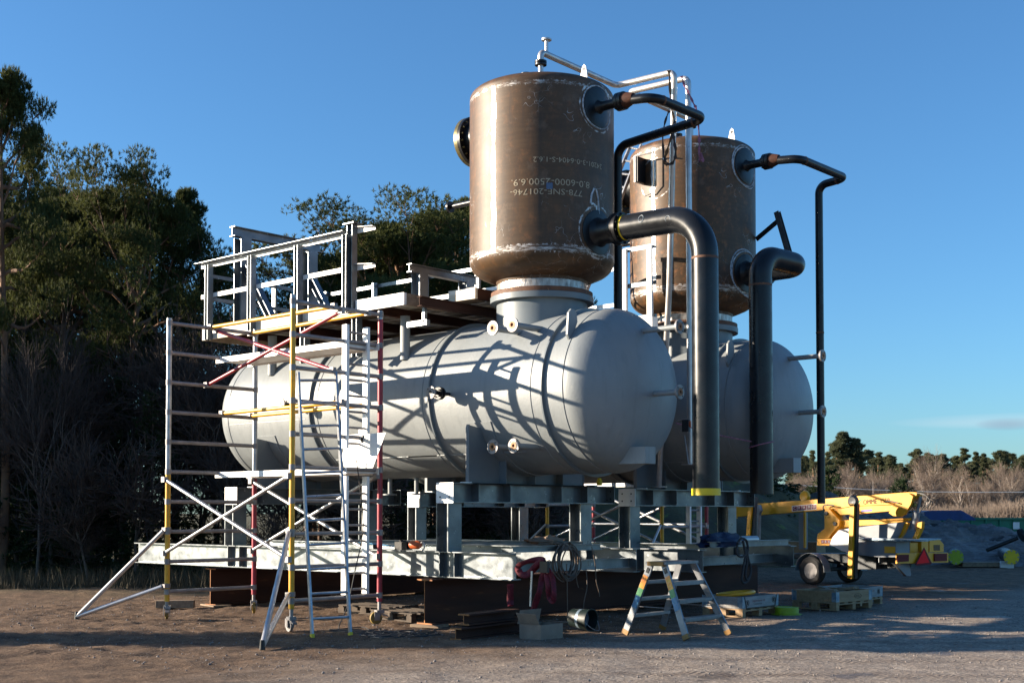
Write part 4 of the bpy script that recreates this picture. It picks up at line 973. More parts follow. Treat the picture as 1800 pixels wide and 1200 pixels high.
# red slings
def sling(pts, r, label, m='strap_red', name='lifting_sling', flat=.35):
    P = smooth(pts, 5); mb = MB(); vs = []
    for i, p in enumerate(P):
        d = (P[min(i+1, len(P)-1)]-P[max(i-1, 0)]).normalized(); s_ = d.cross(-VD).normalized(); s_ = (s_*math.cos(.5*math.sin(i*.35))+VD*math.sin(.5*math.sin(i*.35))).normalized(); nn = d.cross(s_)
        for k in range(8):
            a = 2*PI*k/8; vs.append(p+s_*r*1.15*math.cos(a)+nn*r*.42*math.sin(a))
    m_ = len(P); mb.add(vs, [(i*8+k, i*8+(k+1) % 8, i*8+8+(k+1) % 8, i*8+8+k) for i in range(m_-1) for k in range(8)]+[tuple(range(8))[::-1], tuple(range(m_*8-8, m_*8))])
    o = mb.build(name, M[m], base=Vector(P[-1])); return tag(o, label, 'lifting sling', 'red lifting slings on the near frame end')
YL = 13.9
q = lambda lst, yy=YL: [at(x, y, Y=yy+(i % 3)*.03) for i, (x, y) in enumerate(lst)]
sling(q(((912,1000),(918,1008),(930,1006),(942,992),(955,984),(948,982),(928,986),(914,992),(909,1000),(916,1009),(928,1010),(941,998),(952,990))), .035, 'thick red sling looped in a knot over the frame end flange')
sling(q(((950,985),(956,1000),(952,1020),(948,1040),(941,1060),(935,1078),(934,1088))), .04, 'long red sling hanging down to the cardboard box')
sling(q(((955,992),(966,1004),(972,1020),(974,1040),(972,1056),(966,1050),(963,1030),(960,1008))), .034, 'red sling loop hanging right of the knot')
sling(q(((897,1026),(897,1040),(897,1056),(898,1064)), 14.02), .045, 'short red sling end hanging below the frame end at the rusty beam')
sh = MB().tube(smooth(q(((945,990),(950,983),(958,984),(960,992),(955,1000),(948,1003))), 4), .012, 8); sh.tube(smooth(q(((962,986),(966,984),(968,989),(964,993))), 4), .006, 6)
sh.obox(at(957, 996, Y=YL-.04), V(1,0,0), V(0,1,0), ZUP, .14, .05, .16)
tag(sh.build('chain_hoist', M['black'], base=at(955, 1003, Y=YL)), 'small black chain hoist hanging in the red slings', 'chain hoist')
tag(MB().beam(at(935, 1003, Y=YL-.05), at(932, 1065, Y=YL-.05), .03, .012, up=(0,1,0)).build('hoist_handle', M['alu'], base=at(932, 1065, Y=YL-.05)), 'flat grey steel bar hanging from the sling knot', 'steel bar')
# brown cable coil
cc = MB(); Yc = 15.35; ce = at(1018, 988, Y=Yc); random.seed(5)
for k in range(13):
    rx, rz = random.uniform(.17, .27), random.uniform(.22, .3); ox, oz = random.uniform(-.06, .09), random.uniform(-.03, .02)
    cc.tube([V(-12.62+ox*.2+.02*math.sin(3*a+k), ce.y+ox+rx*math.cos(a), ce.z+oz+rz*math.sin(a)) for a in np.linspace(0, 2*PI, 30, endpoint=False)], .011, 7, closed=True)
for lst in (((1040,960),(1046,990),(1048,1020),(1053,1040),(1054,1048)),((996,990),(997,1030),(998,1090),(1000,1105)),((1030,1000),(1032,1030),(1026,1060),(1027,1075)),((1012,1005),(1014,1022),(1017,1032))):
    cc.tube(smooth([at(x, y, X=-12.55) for x, y in lst], 4), .008, 6)
tag(cc.build('cable_coil', M['cable_brown'], base=V(-12.6, ce.y, ce.z)), 'brown welding cable coil hung over the end of the short bright beam', 'cable coil')
def loops(pts_px, X, r, m, label, name, cat):
    mb = MB()
    for lst in pts_px: mb.tube(smooth([at(x, y, X=X) for x, y in lst], 5), r, 7)
    return tag(mb.build(name, M[m], base=at(*pts_px[0][-1], X=X)), label, cat)
loops((((1296,958),(1295,972),(1304,978),(1314,968),(1312,950),(1303,946),(1296,955)),((1306,950),(1310,975),(1306,1000),(1304,1018),(1308,1024),(1316,1018),(1320,1000),(1316,985),(1312,965)),((1309,960),(1313,985),(1310,1008),(1313,1018),(1319,1010))), -12.2, .022, 'strap_dark', 'dark sling looped over the far frame top above the yellow hose ring', 'hanging_sling', 'sling')
# hoist tool, tarp, gloves, planks on the frames
tl_ = thing('rail_puller', at(745, 968, Y=14.08), 'orange and black hand hoist with a red-gripped blue lever on the near beam', 'hoist')
zt_ = 1.18
MB().tube([(-16.25, 14.07, zt_+.12), (-15.1, 14.07, zt_+.05)], .012, 8).build('lever', M['stripe_blue'], tl_); MB().tube([(-16.4, 14.07, zt_+.125), (-16.1, 14.07, zt_+.11)], .022, 8).build('grip', M['reflex_red'], tl_)
MB().lathe([(0, -.09), (.05, -.09), (.07, -.04), (.07, .09), (.045, .14), (0, .14)], (-14.7, 14.07, zt_+.085), (1,0,0), 14).build('casing', M['orange'], tl_)
MB().box((-15.08, 14.0, zt_+.003), (-14.8, 14.13, zt_+.13)).lathe([(.06, 0), (.06, .03)], (-14.94, 14.05, zt_+.13), (0,0,1), 12).build('drum', M['black'], tl_)
MB().tube([V(-14.5+.05*math.cos(a), 14.06, zt_+.07+.06*math.sin(a)) for a in np.linspace(-2.4, 2.2, 14)], .011, 8).build('hook', M['bare'], tl_)
def blob(c, s, m, name, label, cat, seed, rough=.35, n=28):
    mb = MB(); c = Vector(c); vs = []
    for j in range(n//2+1):
        for i in range(n):
            th, ph = 2*PI*i/n, PI*j/(n//2); d = V(math.sin(ph)*math.cos(th), math.sin(ph)*math.sin(th), math.cos(ph))
            k = 1+rough*mnoise.noise(d*2.2+V(seed, 0, 0))+rough*.5*mnoise.noise(d*6+V(seed, 4, 0)); p = V(d.x*s[0]*k, d.y*s[1]*k, max(d.z*s[2]*k, -s[2]*.3)); vs.append(c+p)
    fs = [(j*n+i, (j+1)*n+i, (j+1)*n+(i+1) % n, j*n+(i+1) % n) for j in range(n//2) for i in range(n)]
    return tag(mb.add(vs, fs).build(name, M[m], base=c, smooth=60), label, cat)
blob((-12.75, 20.0, 1.2), (.22, .66, .19), 'tarp', 'tarpaulin', 'dark blue crumpled tarpaulin lying on the far frame beside the leaning post', 'tarpaulin', 3, .6)
tag(MB().lathe([(.07, 0), (.07, .55), (.058, .55), (.058, .1), (.0, .1)], (-12.75, 20.5, 1.27), (.25,1,0), 22).build('pipe_offcut', M['bare'], base=V(-12.75, 20.5, 1.2)), 'short steel pipe end sticking out of the dark blue tarpaulin', 'pipe')
blob((-14.1, 16.6, 1.27), (.2, .42, .09), 'card', 'crumpled_sacking', 'crumpled grey-brown sacking on top of the bright short beam', 'sacking', 8, .7)
tag(MB().lathe([(.05, 0), (.05, .09), (.035, .1), (.035, .13), (0, .13)], (-13.9, 17.85, 2.26), (0,0,1), 14).build('spray_can', M['cap_yellow'], base=V(-13.9, 17.85, 2.26)), 'small yellow can on the far end of the near top beam', 'can')
# cable on the ground by the leaning ladder
gc = MB(); random.seed(9)
for k in range(11):
    cx_, cy_ = -14.1+random.uniform(-.3, .9), 12.6+random.uniform(-.35, .5); P = []
    for i in range(9):
        P.append(V(cx_+random.uniform(-.45, .45), cy_+random.uniform(-.3, .4), .016+.012*random.random()))
    gc.tube(smooth(P, 5), .009, 5)
gc.tube(smooth([V(-15.1, 13.2, 2.6), V(-15.05, 13.3, 1.6), V(-15.0, 13.1, .9), V(-14.95, 12.9, .35), V(-14.8, 12.6, .02), V(-14.3, 12.5, .02)], 6), .009, 6)
tag(gc.build('ground_cable', M['cable'], base=V(-14.1, 12.6, 0)), 'tangle of thin black cable on the dirt at the foot of the leaning ladder', 'cable')
# small hose and the camera-side hook hanging at the dome of the far tank
hk = thing('pipe_clamp', at(1205, 760, Y=17.6), 'orange and steel lifting clamp with a thin chain hanging between the two round tank ends', 'clamp')
HY = 17.6
MB().obox(at(1206, 748, Y=HY), V(1,0,0), V(0,1,0), ZUP, .13, .05, .2).build('body', M['dark_metal'], hk)
MB().tube([at(1192+0, 740, Y=HY), at(1206, 737, Y=HY), at(1211, 744, Y=HY)], .018, 8).build('hook', M['alu_dull'], hk)
MB().tube([at(1203, 765, Y=HY), at(1206, 785, Y=HY), at(1210, 815, Y=HY)], .013, 6).build('chain', M['alu_dull'], hk)
MB().obox(at(1213, 745, Y=HY-.03), V(1,0,0), V(0,1,0), ZUP, .03, .03, .1).build('lever', M['orange'], hk)
# pallets under/behind the near rusty beam
def pallet(c, rot, label, grp=None):
    root = thing('wooden_pallet', (0,0,0), label, 'pallet', grp); pb = MB()
    for y in (-.35, 0, .35): pb.box((-.6, y-.05, 0), (.6, y+.05, .022))
    for y in np.linspace(-.34, .34, 5): pb.box((-.6, y-.05, .122), (.6, y+.05, .144))
    for x in (-.53, 0, .53):
        pb.box((x-.05, -.4, .1), (x+.05, .4, .121))
        for y in (-.35, 0, .35): pb.box((x-.07, y-.049, .0225), (x+.07, y+.049, .0995))
    pb.build('boards', M['wood_dark'], root); root.location = c; root.rotation_euler.z = rot; return root
M['wood_dark'] = simple('shade_darkened_wood', (.09,.065,.045), (.05,.036,.026), .85, 0, 3, 6, .2, .004)  # pallet wood darkened in colour to stand for the shadow it lies in
pallet((-16.9, 15.3, 0), .1, 'dark wooden pallet under the frame between the two rusty beams')
pallet((-15.5, 14.75, 0), -.15, 'wooden pallet beside the rusty beam end near the scaffold wheel')

# ------------------------------------------------------------------ yellow boom lift trailer
BO = V(-15.5, 28.3, 0); BL = V(math.cos(R(-8)), math.sin(R(-8)), 0); BW = V(-BL.y, BL.x, 0)
def side(px, py, w_): return atp(px, py, BO+BW*w_, BW)
lift = thing('boom_lift_trailer', BO, 'yellow towable boom lift with folded boom and red warning triangle parked behind the tanks', 'boom lift')
def sp(name, pts, w0, w1, m, parent=None, z=None):
    """side profile picked on the plane at offset w0, given its real depth w1-w0"""
    P = [side(x, y, w0) for x, y in pts]
    return MB().prism(P, BW*(w1-w0)).build(name, M[m], parent or lift, bevel=.006)
boom = sp('main_boom', [(1283,888),(1437,877),(1512,871),(1596,864.5),(1613,864),(1609,876),(1598,880),(1590,886),(1512,888.5),(1437,897),(1283,909)], .6, .85, 'lift_yellow')
sp('lower_boom', [(1450,888.5),(1512,888.6),(1588,886),(1575,897),(1512,902.5),(1470,905),(1450,897.2)], .63, .83, 'lift_yellow')
sp('boom_knuckle', [(1562,901),(1569,889),(1588,870),(1597,866),(1605,872),(1601,886),(1590,904),(1582,908),(1569,906)], .5, .59, 'lift_yellow', boom)
sp('boom_end_plate', [(1283,889),(1279,910),(1283,911)], .57, .9, 'lift_yellow', boom)
sp('support_arm', [(1472,914),(1540,913),(1600,909.5),(1600,915),(1560,920),(1472,927)], .6, .8, 'lift_yellow')
sp('turret', [(1449,894),(1458,894),(1476,914),(1475,923),(1463,936),(1457,945.5),(1436,945.5),(1437,938),(1449,929)], .5, .9, 'lift_yellow')
sp('turret_base', [(1436,946),(1470,946),(1470,959),(1436,958)], .3, 1.1, 'lift_yellow')
tb = MB()
for (x, y) in ((1453,902),(1468,920)): tb.lathe([(0, -.03), (.05, -.03), (.05, .0), (0, 0)], side(x, y, .5), BW, 16)
tb.build('pivot_pin', M['dark_metal'], lift)
sp('swivel_arm', [(1566,943),(1577,926),(1586,917),(1596,918),(1588,936),(1581,946)], .5, .62, 'lift_yellow')
sp('swivel_arm', [(1603,946),(1610,932),(1613,918),(1621,916),(1620,928),(1611,947)], .62, .74, 'lift_yellow')
a_, b_ = side(1614, 889, .7), side(1605, 931, .7); c_ = a_.lerp(b_, .25)
cy_ = MB().tube([c_, b_], .085, 18).build('hydraulic_cylinder', M['lift_grey'], lift); MB().tube([side(1618, 872, .7), c_], .04, 12).build('piston_rod', M['alu'], cy_)
hs = MB()
for lst in (((1618,868),(1628,871),(1635,880),(1632,888),(1624,893)),((1556,862+20),(1561,880),(1568,881),(1580,884)),((1612,866),(1624,868),(1630,876),(1622,892),(1616,900))): MB().tube(smooth([side(x, y, .45) for x, y in lst], 4), .017, 7).build('hydraulic_hose', M['cable'], lift)
hs.tube(smooth([side(x, y, .48) for x, y in ((1448,897),(1447,890),(1452,887),(1466,888))], 4), .015, 6); hs.build('hydraulic_hose', M['cable'], lift)
# covers and chassis
sp('engine_cover', [(1457,959),(1463,944),(1474,931),(1500,927),(1500,962),(1498,973),(1478,967),(1466,960)], .1, 1.2, 'lift_white')
sp('rear_hood', [(1501,927),(1540,922),(1578,918),(1570,938),(1565,946),(1501,947)], .2, 1.2, 'lift_grey')
gbx = sp('side_box', [(1501,948),(1575,948),(1575,979),(1545,979),(1501,974)], -.02, .55, 'lift_grey')
sp('side_box_lid', [(1500,944.5),(1540,945),(1598,948),(1598,950),(1575,951.5),(1500,948)], -.06, .6, 'blue_steel', gbx)
sp('chassis', [(1380,972),(1500,973),(1573,980),(1573,992),(1500,990),(1384,978)], .35, 1.35, 'dark_metal')
MB().tube([BO+BW*-.0+V(0,0,.36)+BL*.05, BO+BW*1.7+V(0,0,.36)+BL*.05], .05, 12).build('axle', M['dark_metal'], lift)
sp('chassis', [(1384,979),(1500,984),(1573,990),(1573,998),(1500,997),(1470,990)], .5, 1.2, 'dark_metal')
sp('battery_box', [(1504,979),(1540,980),(1540,1000),(1504,1000)], .3, .8, 'dark_metal')
sp('drawbar', [(1300,968),(1385,970),(1385,979),(1300,975)], .75, .95, 'dark_metal')
# wheels: near and far, mudguard
def wheel(w0):
    c = BO+BW*w0+V(0,0,.345)+BL*.05
    root = MB().lathe([(.2, -.1), (.3, -.105), (.345, -.07), (.35, 0), (.345, .07), (.3, .105), (.2, .1)], c, BW, 48, closed=True).build('wheel', M['tyre'], lift)
    sgn = -1
    MB().lathe([(.235, -.085), (.225, -.09), (.2, -.075), (.19, -.03), (.12, -.02), (.09, -.05), (.05, -.055), (.0, -.055), (0, .05), (.2, .05), (.235, .085)], c, BW, 40).build('rim', M['alu_dull'], root)
    h = MB()
    for k in range(10):
        a = 2*PI*k/10; u = BL*math.cos(a)+ZUP*math.sin(a); h.obox(c+u*.16-BW*.05, u, BW, u.cross(BW), .06, .05, .06)
    for k in range(5):
        a = 2*PI*k/5; h.lathe([(.012, 0), (.012, .012)], c-BW*.062+(BL*math.cos(a)+ZUP*math.sin(a))*.06, -BW, 8)
    h.build('rim_hole', M['black'], root)
    mg = MB(); n = 14; vs = []
    for i in range(n+1):
        a = PI*1.02*i/n-.06
        for rr in (.43, .437):
            for ww in (-.13, .14): vs.append(c+(BL*math.cos(a)+ZUP*math.sin(a))*rr+BW*ww)
    fs = []
    for i in range(n):
        q_ = 4*i; fs += [(q_, q_+1, q_+5, q_+4), (q_+2, q_+6, q_+7, q_+3), (q_, q_+4, q_+6, q_+2), (q_+1, q_+3, q_+7, q_+5)]
    fs += [(0, 2, 3, 1), (4*n, 4*n+1, 4*n+3, 4*n+2)]
    mg.add(vs, fs).build('mudguard', M['lift_grey'], lift)
wheel(.08); wheel(1.62)
# outrigger legs folded up
def leg(px, y0, y1, wd, w0, top=True):
    a, b_ = side(px[0], y0, w0), side(px[1], y1, w0)
    o = MB().beam(a, b_, .12, wd, up=BL).build('outrigger_leg', M['lift_yellow'], lift); MB().beam(a+BL*(.085)-BW*-.05, b_+BL*.085+BW*.05, .1, .05, up=BL).build('inner_leg', M['dark_metal'], o)
    if top: MB().lathe([(0, -.05), (.1, -.06), (.135, -.03), (.135, .03), (.1, .06), (0, .05)], a+V(0,0,.06), BW, 28).build('foot_pad', M['dark_metal'], o)
leg((1500, 1496), 885, 1016, .12, -.32); leg((1322, 1316), 873, 951, .11, -.3, False)
sp('outrigger_arm', [(1408,901),(1416,901),(1416,965),(1404,965),(1404,902)], 1.5, 1.6, 'lift_grey'); 
o_ = MB().beam(side(1415, 878, 1.4), side(1415, 962, 1.4), .06, .05, up=BL).build('outrigger_leg', M['lift_yellow'], lift)
MB().lathe([(0, -.05), (.12, -.06), (.15, -.03), (.15, .03), (.1, .06), (0, .05)], side(1415, 872, 1.4), BW, 24).build('foot_pad', M['lift_yellow'], o_)
sp('rest_arm', [(1325,886),(1334,887),(1337,897),(1334,903),(1333,960),(1330,960),(1330,905),(1325,893)], .2, .3, 'alu_dull')
# rear end
RL = side(1574, 960, -.02); rl = (RL-BO).dot(BL)
def rear(px, py, dl=0): return atp(px, py, BO+BL*(rl+dl), BL)
def rp(name, pts, d, m, dl=0, parent=None): return MB().prism([rear(x, y, dl) for x, y in pts], BL*d).build(name, M[m], parent or lift, bevel=.004)
rp('rear_panel', [(1574,951),(1592,950),(1598,955),(1598,971),(1574,972)], -.3, 'lift_yellow'); rp('rear_panel', [(1600,953),(1614,953),(1614,971),(1600,971)], -.3, 'lift_yellow', -.06)
rp('rear_panel', [(1620,951),(1632,951),(1632,971),(1620,971)], -.3, 'lift_yellow'); rp2 = rp('rear_panel', [(1634,950),(1652,948),(1659,956),(1659,970),(1634,970)], -.3, 'lift_yellow')
rp('panel_recess', [(1641,957),(1652,957),(1652,967),(1641,967)], .006, 'strap_brown', .001, rp2)
rp('hood_rim', [(1592,948),(1634,947),(1656,946),(1652,949.5),(1634,951.5),(1600,951)], -.6, 'blue_steel', -.02)
bp_ = rp('rear_bumper', [(1574,971.5),(1664,970.5),(1664,988),(1574,990)], .05, 'lift_yellow')
rp('rear_lamp', [(1576,974.5),(1596,974),(1596,986),(1576,987)], .03, 'lamp_red', .051, bp_); rp('rear_lamp', [(1641,972.5),(1663,972),(1663,985),(1641,986)], .03, 'lamp_red', .051, bp_)
tr_ = rp('warning_triangle', [(1624,961),(1637,988),(1636,991.5),(1610,993.5),(1608,991)], .012, 'lamp_red', .09)
rp('triangle_reflector', [(1624,965),(1633.5,988),(1611.5,990.5)], .004, 'reflex_red', .103, tr_)
rp('tow_leg', [(1572,989),(1598,989),(1602,1008),(1601,1012),(1594,1012)], -.08, 'lift_grey', -.1); rp('mud_flap', [(1544,977),(1560,977),(1560,988),(1544,988)], .02, 'galv', -.5)
sticker_p = [(1392,888.6),(1435,885),(1435,895),(1392,898.5)]
st_ = MB().prism([side(x, y, .596) for x, y in sticker_p], BW*.003).build('sticker', M['white'], boom)
def side_text(body, px, py, size, w_, m, parent, slope=0.0, name='lettering'):
    o3 = side(px, py, w_); d = (BL*math.cos(slope)+ZUP*math.sin(slope)); u2 = (ZUP*math.cos(slope)-BL*math.sin(slope))
    return text_mb(body, size, lambda u, v_: o3+d*u+u2*v_).build(name, M[m], parent, smooth=0)
for i, ch in enumerate('CRAMO'):
    x0 = 1393.2+i*8.4; y0 = 889.6-i*.75
    MB().prism([side(x, y, .591) for x, y in ((x0,y0),(x0+7.4,y0-.6),(x0+7.4,y0+7.2),(x0,y0+7.8))], BW*.003).build('letter_tile', M['burgundy'], st_)
    side_text(ch, x0+1.6, y0+6.0, .105, .588, 'white', st_, .07)
for i, ch in enumerate('CRAMO'):
    x0 = 1443.5+i*5.6; y0 = 948.6
    if i < 4:
        t_ = MB().prism([side(x, y, .295) for x, y in ((x0,y0),(x0+4.9,y0),(x0+4.9,y0+6),(x0,y0+6))], BW*.003).build('letter_tile', M['burgundy'], lift)
        side_text(ch, x0+1, y0+4.7, .075, .29, 'white', t_)
t_ = text_mb('OMME  1550', .165, lambda u, v_: (u, v_, 0)); o3 = side(1517, 886.3, .59); k_ = .74/max(q_[0] for q_ in t_.v)
t_.v = [tuple(o3+(BL*math.cos(.06)+ZUP*math.sin(.06))*q_[0]*k_+(ZUP*math.cos(.06)-BL*math.sin(.06))*q_[1]) for q_ in t_.v]; t_.build('lettering', M['ink'], boom, smooth=0)
MB().prism([side(x, y, .596) for x, y in ((1505,885),(1512,877),(1516,876.5),(1508,886))], BW*.003).build('sticker', M['stripe_green'], boom)
MB().prism([side(x, y, .626) for x, y in ((1514,896),(1533,894.5),(1533,898),(1514,899.5))], BW*.003).build('sticker', simple('violet_sticker', (.06,.05,.3), (.05,.04,.25), .4), lift)
timber(at(1372, 971, Y=30.2)-V(0,0,.0), at(1435, 952, Y=30.2)+V(0,.5,0), 'stack of sawn timber behind the trailer wheel, lit orange by the sun', 'wood')

# ------------------------------------------------------------------ right background: rock, pipes, containers
def heightfield(name, cx, cy, ux, L, W_, fn, m, nx_=80, ny_=50, label=None, cat=None, kind=None):
    ux = Vector(ux).normalized(); uy = V(-ux.y, ux.x, 0); vs = []; c = V(cx, cy, 0)
    for j in range(ny_+1):
        for i in range(nx_+1):
            u, v_ = i/nx_, j/ny_; p = c+ux*(u-.5)*L+uy*(v_-.5)*W_; vs.append((p.x, p.y, fn(u, v_, p)))
    k = nx_+1; fs = [(j*k+i, j*k+i+1, (j+1)*k+i+1, (j+1)*k+i) for j in range(ny_) for i in range(nx_)]
    mb = MB().add(vs, fs)
    o = mb.build(name, M[m], base=c, smooth=60); return tag(o, label, cat, kind=kind)
def bell(t): return max(0, math.sin(PI*max(0, min(1, t))))**.8
def rockz(u, v_, p):
    e = bell(v_)*(min(1, u/.12))*max(0, 1-((u-.12)/.88))**.9
    q_ = v_*8+u*4.2+1.8*mnoise.noise(p*.13)
    st = (q_ % 1); st = (st/.82 if st < .82 else (1-st)/.18)
    k = p+V(0,0,0); return 2.85*e*(.7+.3*st) + min(1, e*4)*(.4*mnoise.noise(k*.45)+.3*mnoise.noise(k*1.1)+.14*mnoise.noise(k*2.6)+.06*mnoise.noise(k*6)) - .12
rc = at(1710, 985, Z=0); fd = VD.copy(); fd.z = 0; fd.normalize(); rdir = (RT*.93 - fd*.22)
rcc = at(1690, 958, Z=0)
c_r = RT*16.2 + fd*49
heightfield('rock_outcrop', c_r.x, c_r.y, rdir, 15.5, 13, rockz, 'rock', 150, 100, kind='structure')
def moundz(u, v_, p):
    e = bell(v_)*bell(u)
    return 4.4*e + min(1, e*3)*(.5*mnoise.noise(p*.3)+.25*mnoise.noise(p*1.1)+.1*mnoise.noise(p*3)) - .25
def soil(name): return simple(name, (.06,.05,.035), (.1,.085,.04), .95, 0, .8, 8, .8, .1, coord='Position', c3=(.12,.14,.04), t3=.58, s3=1.7)
M['soil'] = soil('overgrown_soil')
mc = RT*5.0 + fd*49
heightfield('earth_mound', mc.x, mc.y, RT, 19, 15, moundz, 'soil', 100, 70, kind='structure')
# long pipes with capped ends on timbers before the rock
for (px, py, m_, lab) in ((1679, 985.5, 'lime', 'capped pipe with a lime end cover lying before the rock'), (1776.5, 987, 'cap_yellow', 'capped pipe with a bright yellow end cover at the far right before the rock')):
    dpt = 40.5; base = RT*((px-900)/F_PX*dpt) + fd*dpt; c0 = V(base.x, base.y, .36)
    root = thing('capped_pipe', (c0.x, c0.y, 0), lab, 'pipe')
    ax = (fd*.95 + RT*.3).normalized()
    MB().lathe([(.215, 0), (.215, 3.6)], c0, ax, 28).build('pipe', M['black_pipe'], root)
    MB().lathe([(0, -.02), (.235, -.02), (.235, .05), (.217, .05)], c0, ax, 28).build('end_cover', M[m_], root)
    for k in range(8):
        a = 2*PI*k/8; u = ax.cross(ZUP).normalized(); MB().lathe([(.03, -.03), (.03, .0)], c0+(u*math.cos(a)+ZUP*math.sin(a))*.2, ax, 6).build('tape_patch', M['alu_dull'], root)
dp = 41.5
cvr = RT*((1728-900)/F_PX*dp)+fd*dp
o = MB().obox(V(cvr.x, cvr.y, .1), RT, fd, ZUP, 1.7, .9, .14).build('timber_bearer', M['wood_old'], base=V(cvr.x, cvr.y, 0)); tag(o, 'timber bearers between the two capped pipes at the foot of the rock', 'timber')
o = MB().obox(V(cvr.x, cvr.y, .1)+RT*.55-fd*.5, RT, fd, ZUP, .42, .1, .24).build('white_box', M['white'], base=V(cvr.x, cvr.y, 0)+RT*.55); tag(o, 'small white box in front of the timber bearers beside the bright yellow cap', 'box')
o = MB().tube([V(cvr.x, cvr.y, .55)+RT*.1, V(cvr.x, cvr.y, .95)+RT*1.1], .07, 10).lathe([(0, -.05), (.22, -.05), (.22, .05), (0, .05)], V(cvr.x, cvr.y, 1.05)+RT*1.25, RT+ZUP*.4, 20).build('pipe_fitting', M['black'], base=V(cvr.x, cvr.y, 0)+RT*.6); tag(o, 'dark flanged pipe fitting lying across the two capped pipes', 'pipe fitting')
# containers behind the rock
dg = 66; gc_ = RT*((1742-900)/F_PX*dg)+fd*dg
root = thing('skip_container', (gc_.x, gc_.y, 0), 'green open skip container with a white panel beyond the rock', 'container')
zt_, zb_ = EYE-.28, EYE-1.18
ux = RT; L_ = 3.0
def gp(u, w_, z): return V(gc_.x, gc_.y, z)+ux*u+fd*w_
bx_ = MB(); bx_.prism([gp(-L_, 0, zt_), gp(-L_+.5, 0, zb_-.6), gp(L_-1.2, 0, zb_-.6), gp(L_-.75, 0, zt_)], fd*2.2); bx_.build('body', M['green_steel'], root)
rb = MB()
for u in np.linspace(-L_+.5, L_-1.1, 7): rb.obox(gp(u, -.04, (zt_+zb_)/2), ux, fd, ZUP, .08, .07, .85)
rb.obox(gp(-.35, -.06, zt_-.04), ux, fd, ZUP, 2*L_-.8, .12, .1); rb.build('rib', M['green_steel'], root)
MB().obox(gp(1.25, -.1, zt_-.4), ux, fd, ZUP, .33, .03, .36).build('white_panel', M['white'], root)
dt = 60; tc = RT*((1665-900)/F_PX*dt)+fd*dt
pr = [(1625,899),(1635,897),(1690,896.5),(1712,909),(1716,914),(1650,914),(1625,914)]
o = MB().prism([atp(x, y, tc, fd) for x, y in pr], fd*3).build('tarpaulin_cover', M['tarp_blue'], base=V(tc.x, tc.y, 0)); tag(o, 'bright blue tarpaulin covering a heap behind the rock', 'tarpaulin')
# stones on the heap behind the boom
random.seed(12)

# ------------------------------------------------------------------ trees
def tree_mesh(name, vs, fs, m, smooth=True):
    me = bpy.data.meshes.new(name); vs = np.asarray(vs, dtype=np.float32); me.vertices.add(len(vs)); me.vertices.foreach_set('co', vs.ravel())
    fs = np.asarray(fs, dtype=np.int32); k = fs.shape[1]; me.loops.add(fs.size); me.polygons.add(len(fs))
    me.loops.foreach_set('vertex_index', fs.ravel()); me.polygons.foreach_set('loop_start', np.arange(0, fs.size, k, dtype=np.int32)); me.polygons.foreach_set('loop_total', np.full(len(fs), k, dtype=np.int32))
    me.update(calc_edges=True); me.materials.append(m)
    if smooth: me.polygons.foreach_set('use_smooth', [True]*len(fs))
    return me
def sticks(segs, n=4):
    """segs: list of (p0, p1, r0, r1) -> tapered prisms"""
    S = np.array([[*a, *b, r, q] for a, b, r, q in segs], dtype=float); p0, p1, r0, r1 = S[:, :3], S[:, 3:6], S[:, 6], S[:, 7]
    d = p1-p0; d /= np.linalg.norm(d, axis=1)[:, None]+1e-9; h = np.where(np.abs(d[:, 2:3]) < .9, [[0, 0, 1.]], [[1., 0, 0]]); u = np.cross(d, h); u /= np.linalg.norm(u, axis=1)[:, None]; v_ = np.cross(d, u)
    vs = []
    for (p, r) in ((p0, r0), (p1, r1)):
        for k in range(n):
            a = 2*PI*k/n; vs.append(p+(u*math.cos(a)+v_*math.sin(a))*r[:, None])
    vs = np.stack(vs, 1); m_ = len(segs); b = (np.arange(m_)*2*n)[:, None]
    fs = np.concatenate([b+np.array([[k, (k+1) % n, n+(k+1) % n, n+k]]) for k in range(n)], 0)
    return vs.reshape(-1, 3), fs
def tufts(pts, dirs, ln, wd, n, rg, spread=.9):
    """sprays of narrow needle-bundle triangles around shoots"""
    P = np.repeat(np.asarray(pts), n, 0); Dr = np.repeat(np.asarray(dirs), n, 0)
    k = len(P); d = Dr*1.0+rg.normal(0, spread, (k, 3)); d /= np.linalg.norm(d, axis=1)[:, None]; s_ = np.cross(d, rg.normal(0, 1, (k, 3))); s_ /= np.linalg.norm(s_, axis=1)[:, None]+1e-9
    L = ln*rg.uniform(.6, 1.15, (k, 1)); W_ = wd*rg.uniform(.7, 1.2, (k, 1)); a = P+rg.normal(0, ln*.15, (k, 3))
    vs = np.stack([a-s_*W_*.5, a+s_*W_*.5, a+d*L], 1).reshape(-1, 3); return vs, np.arange(3*k).reshape(-1, 3)
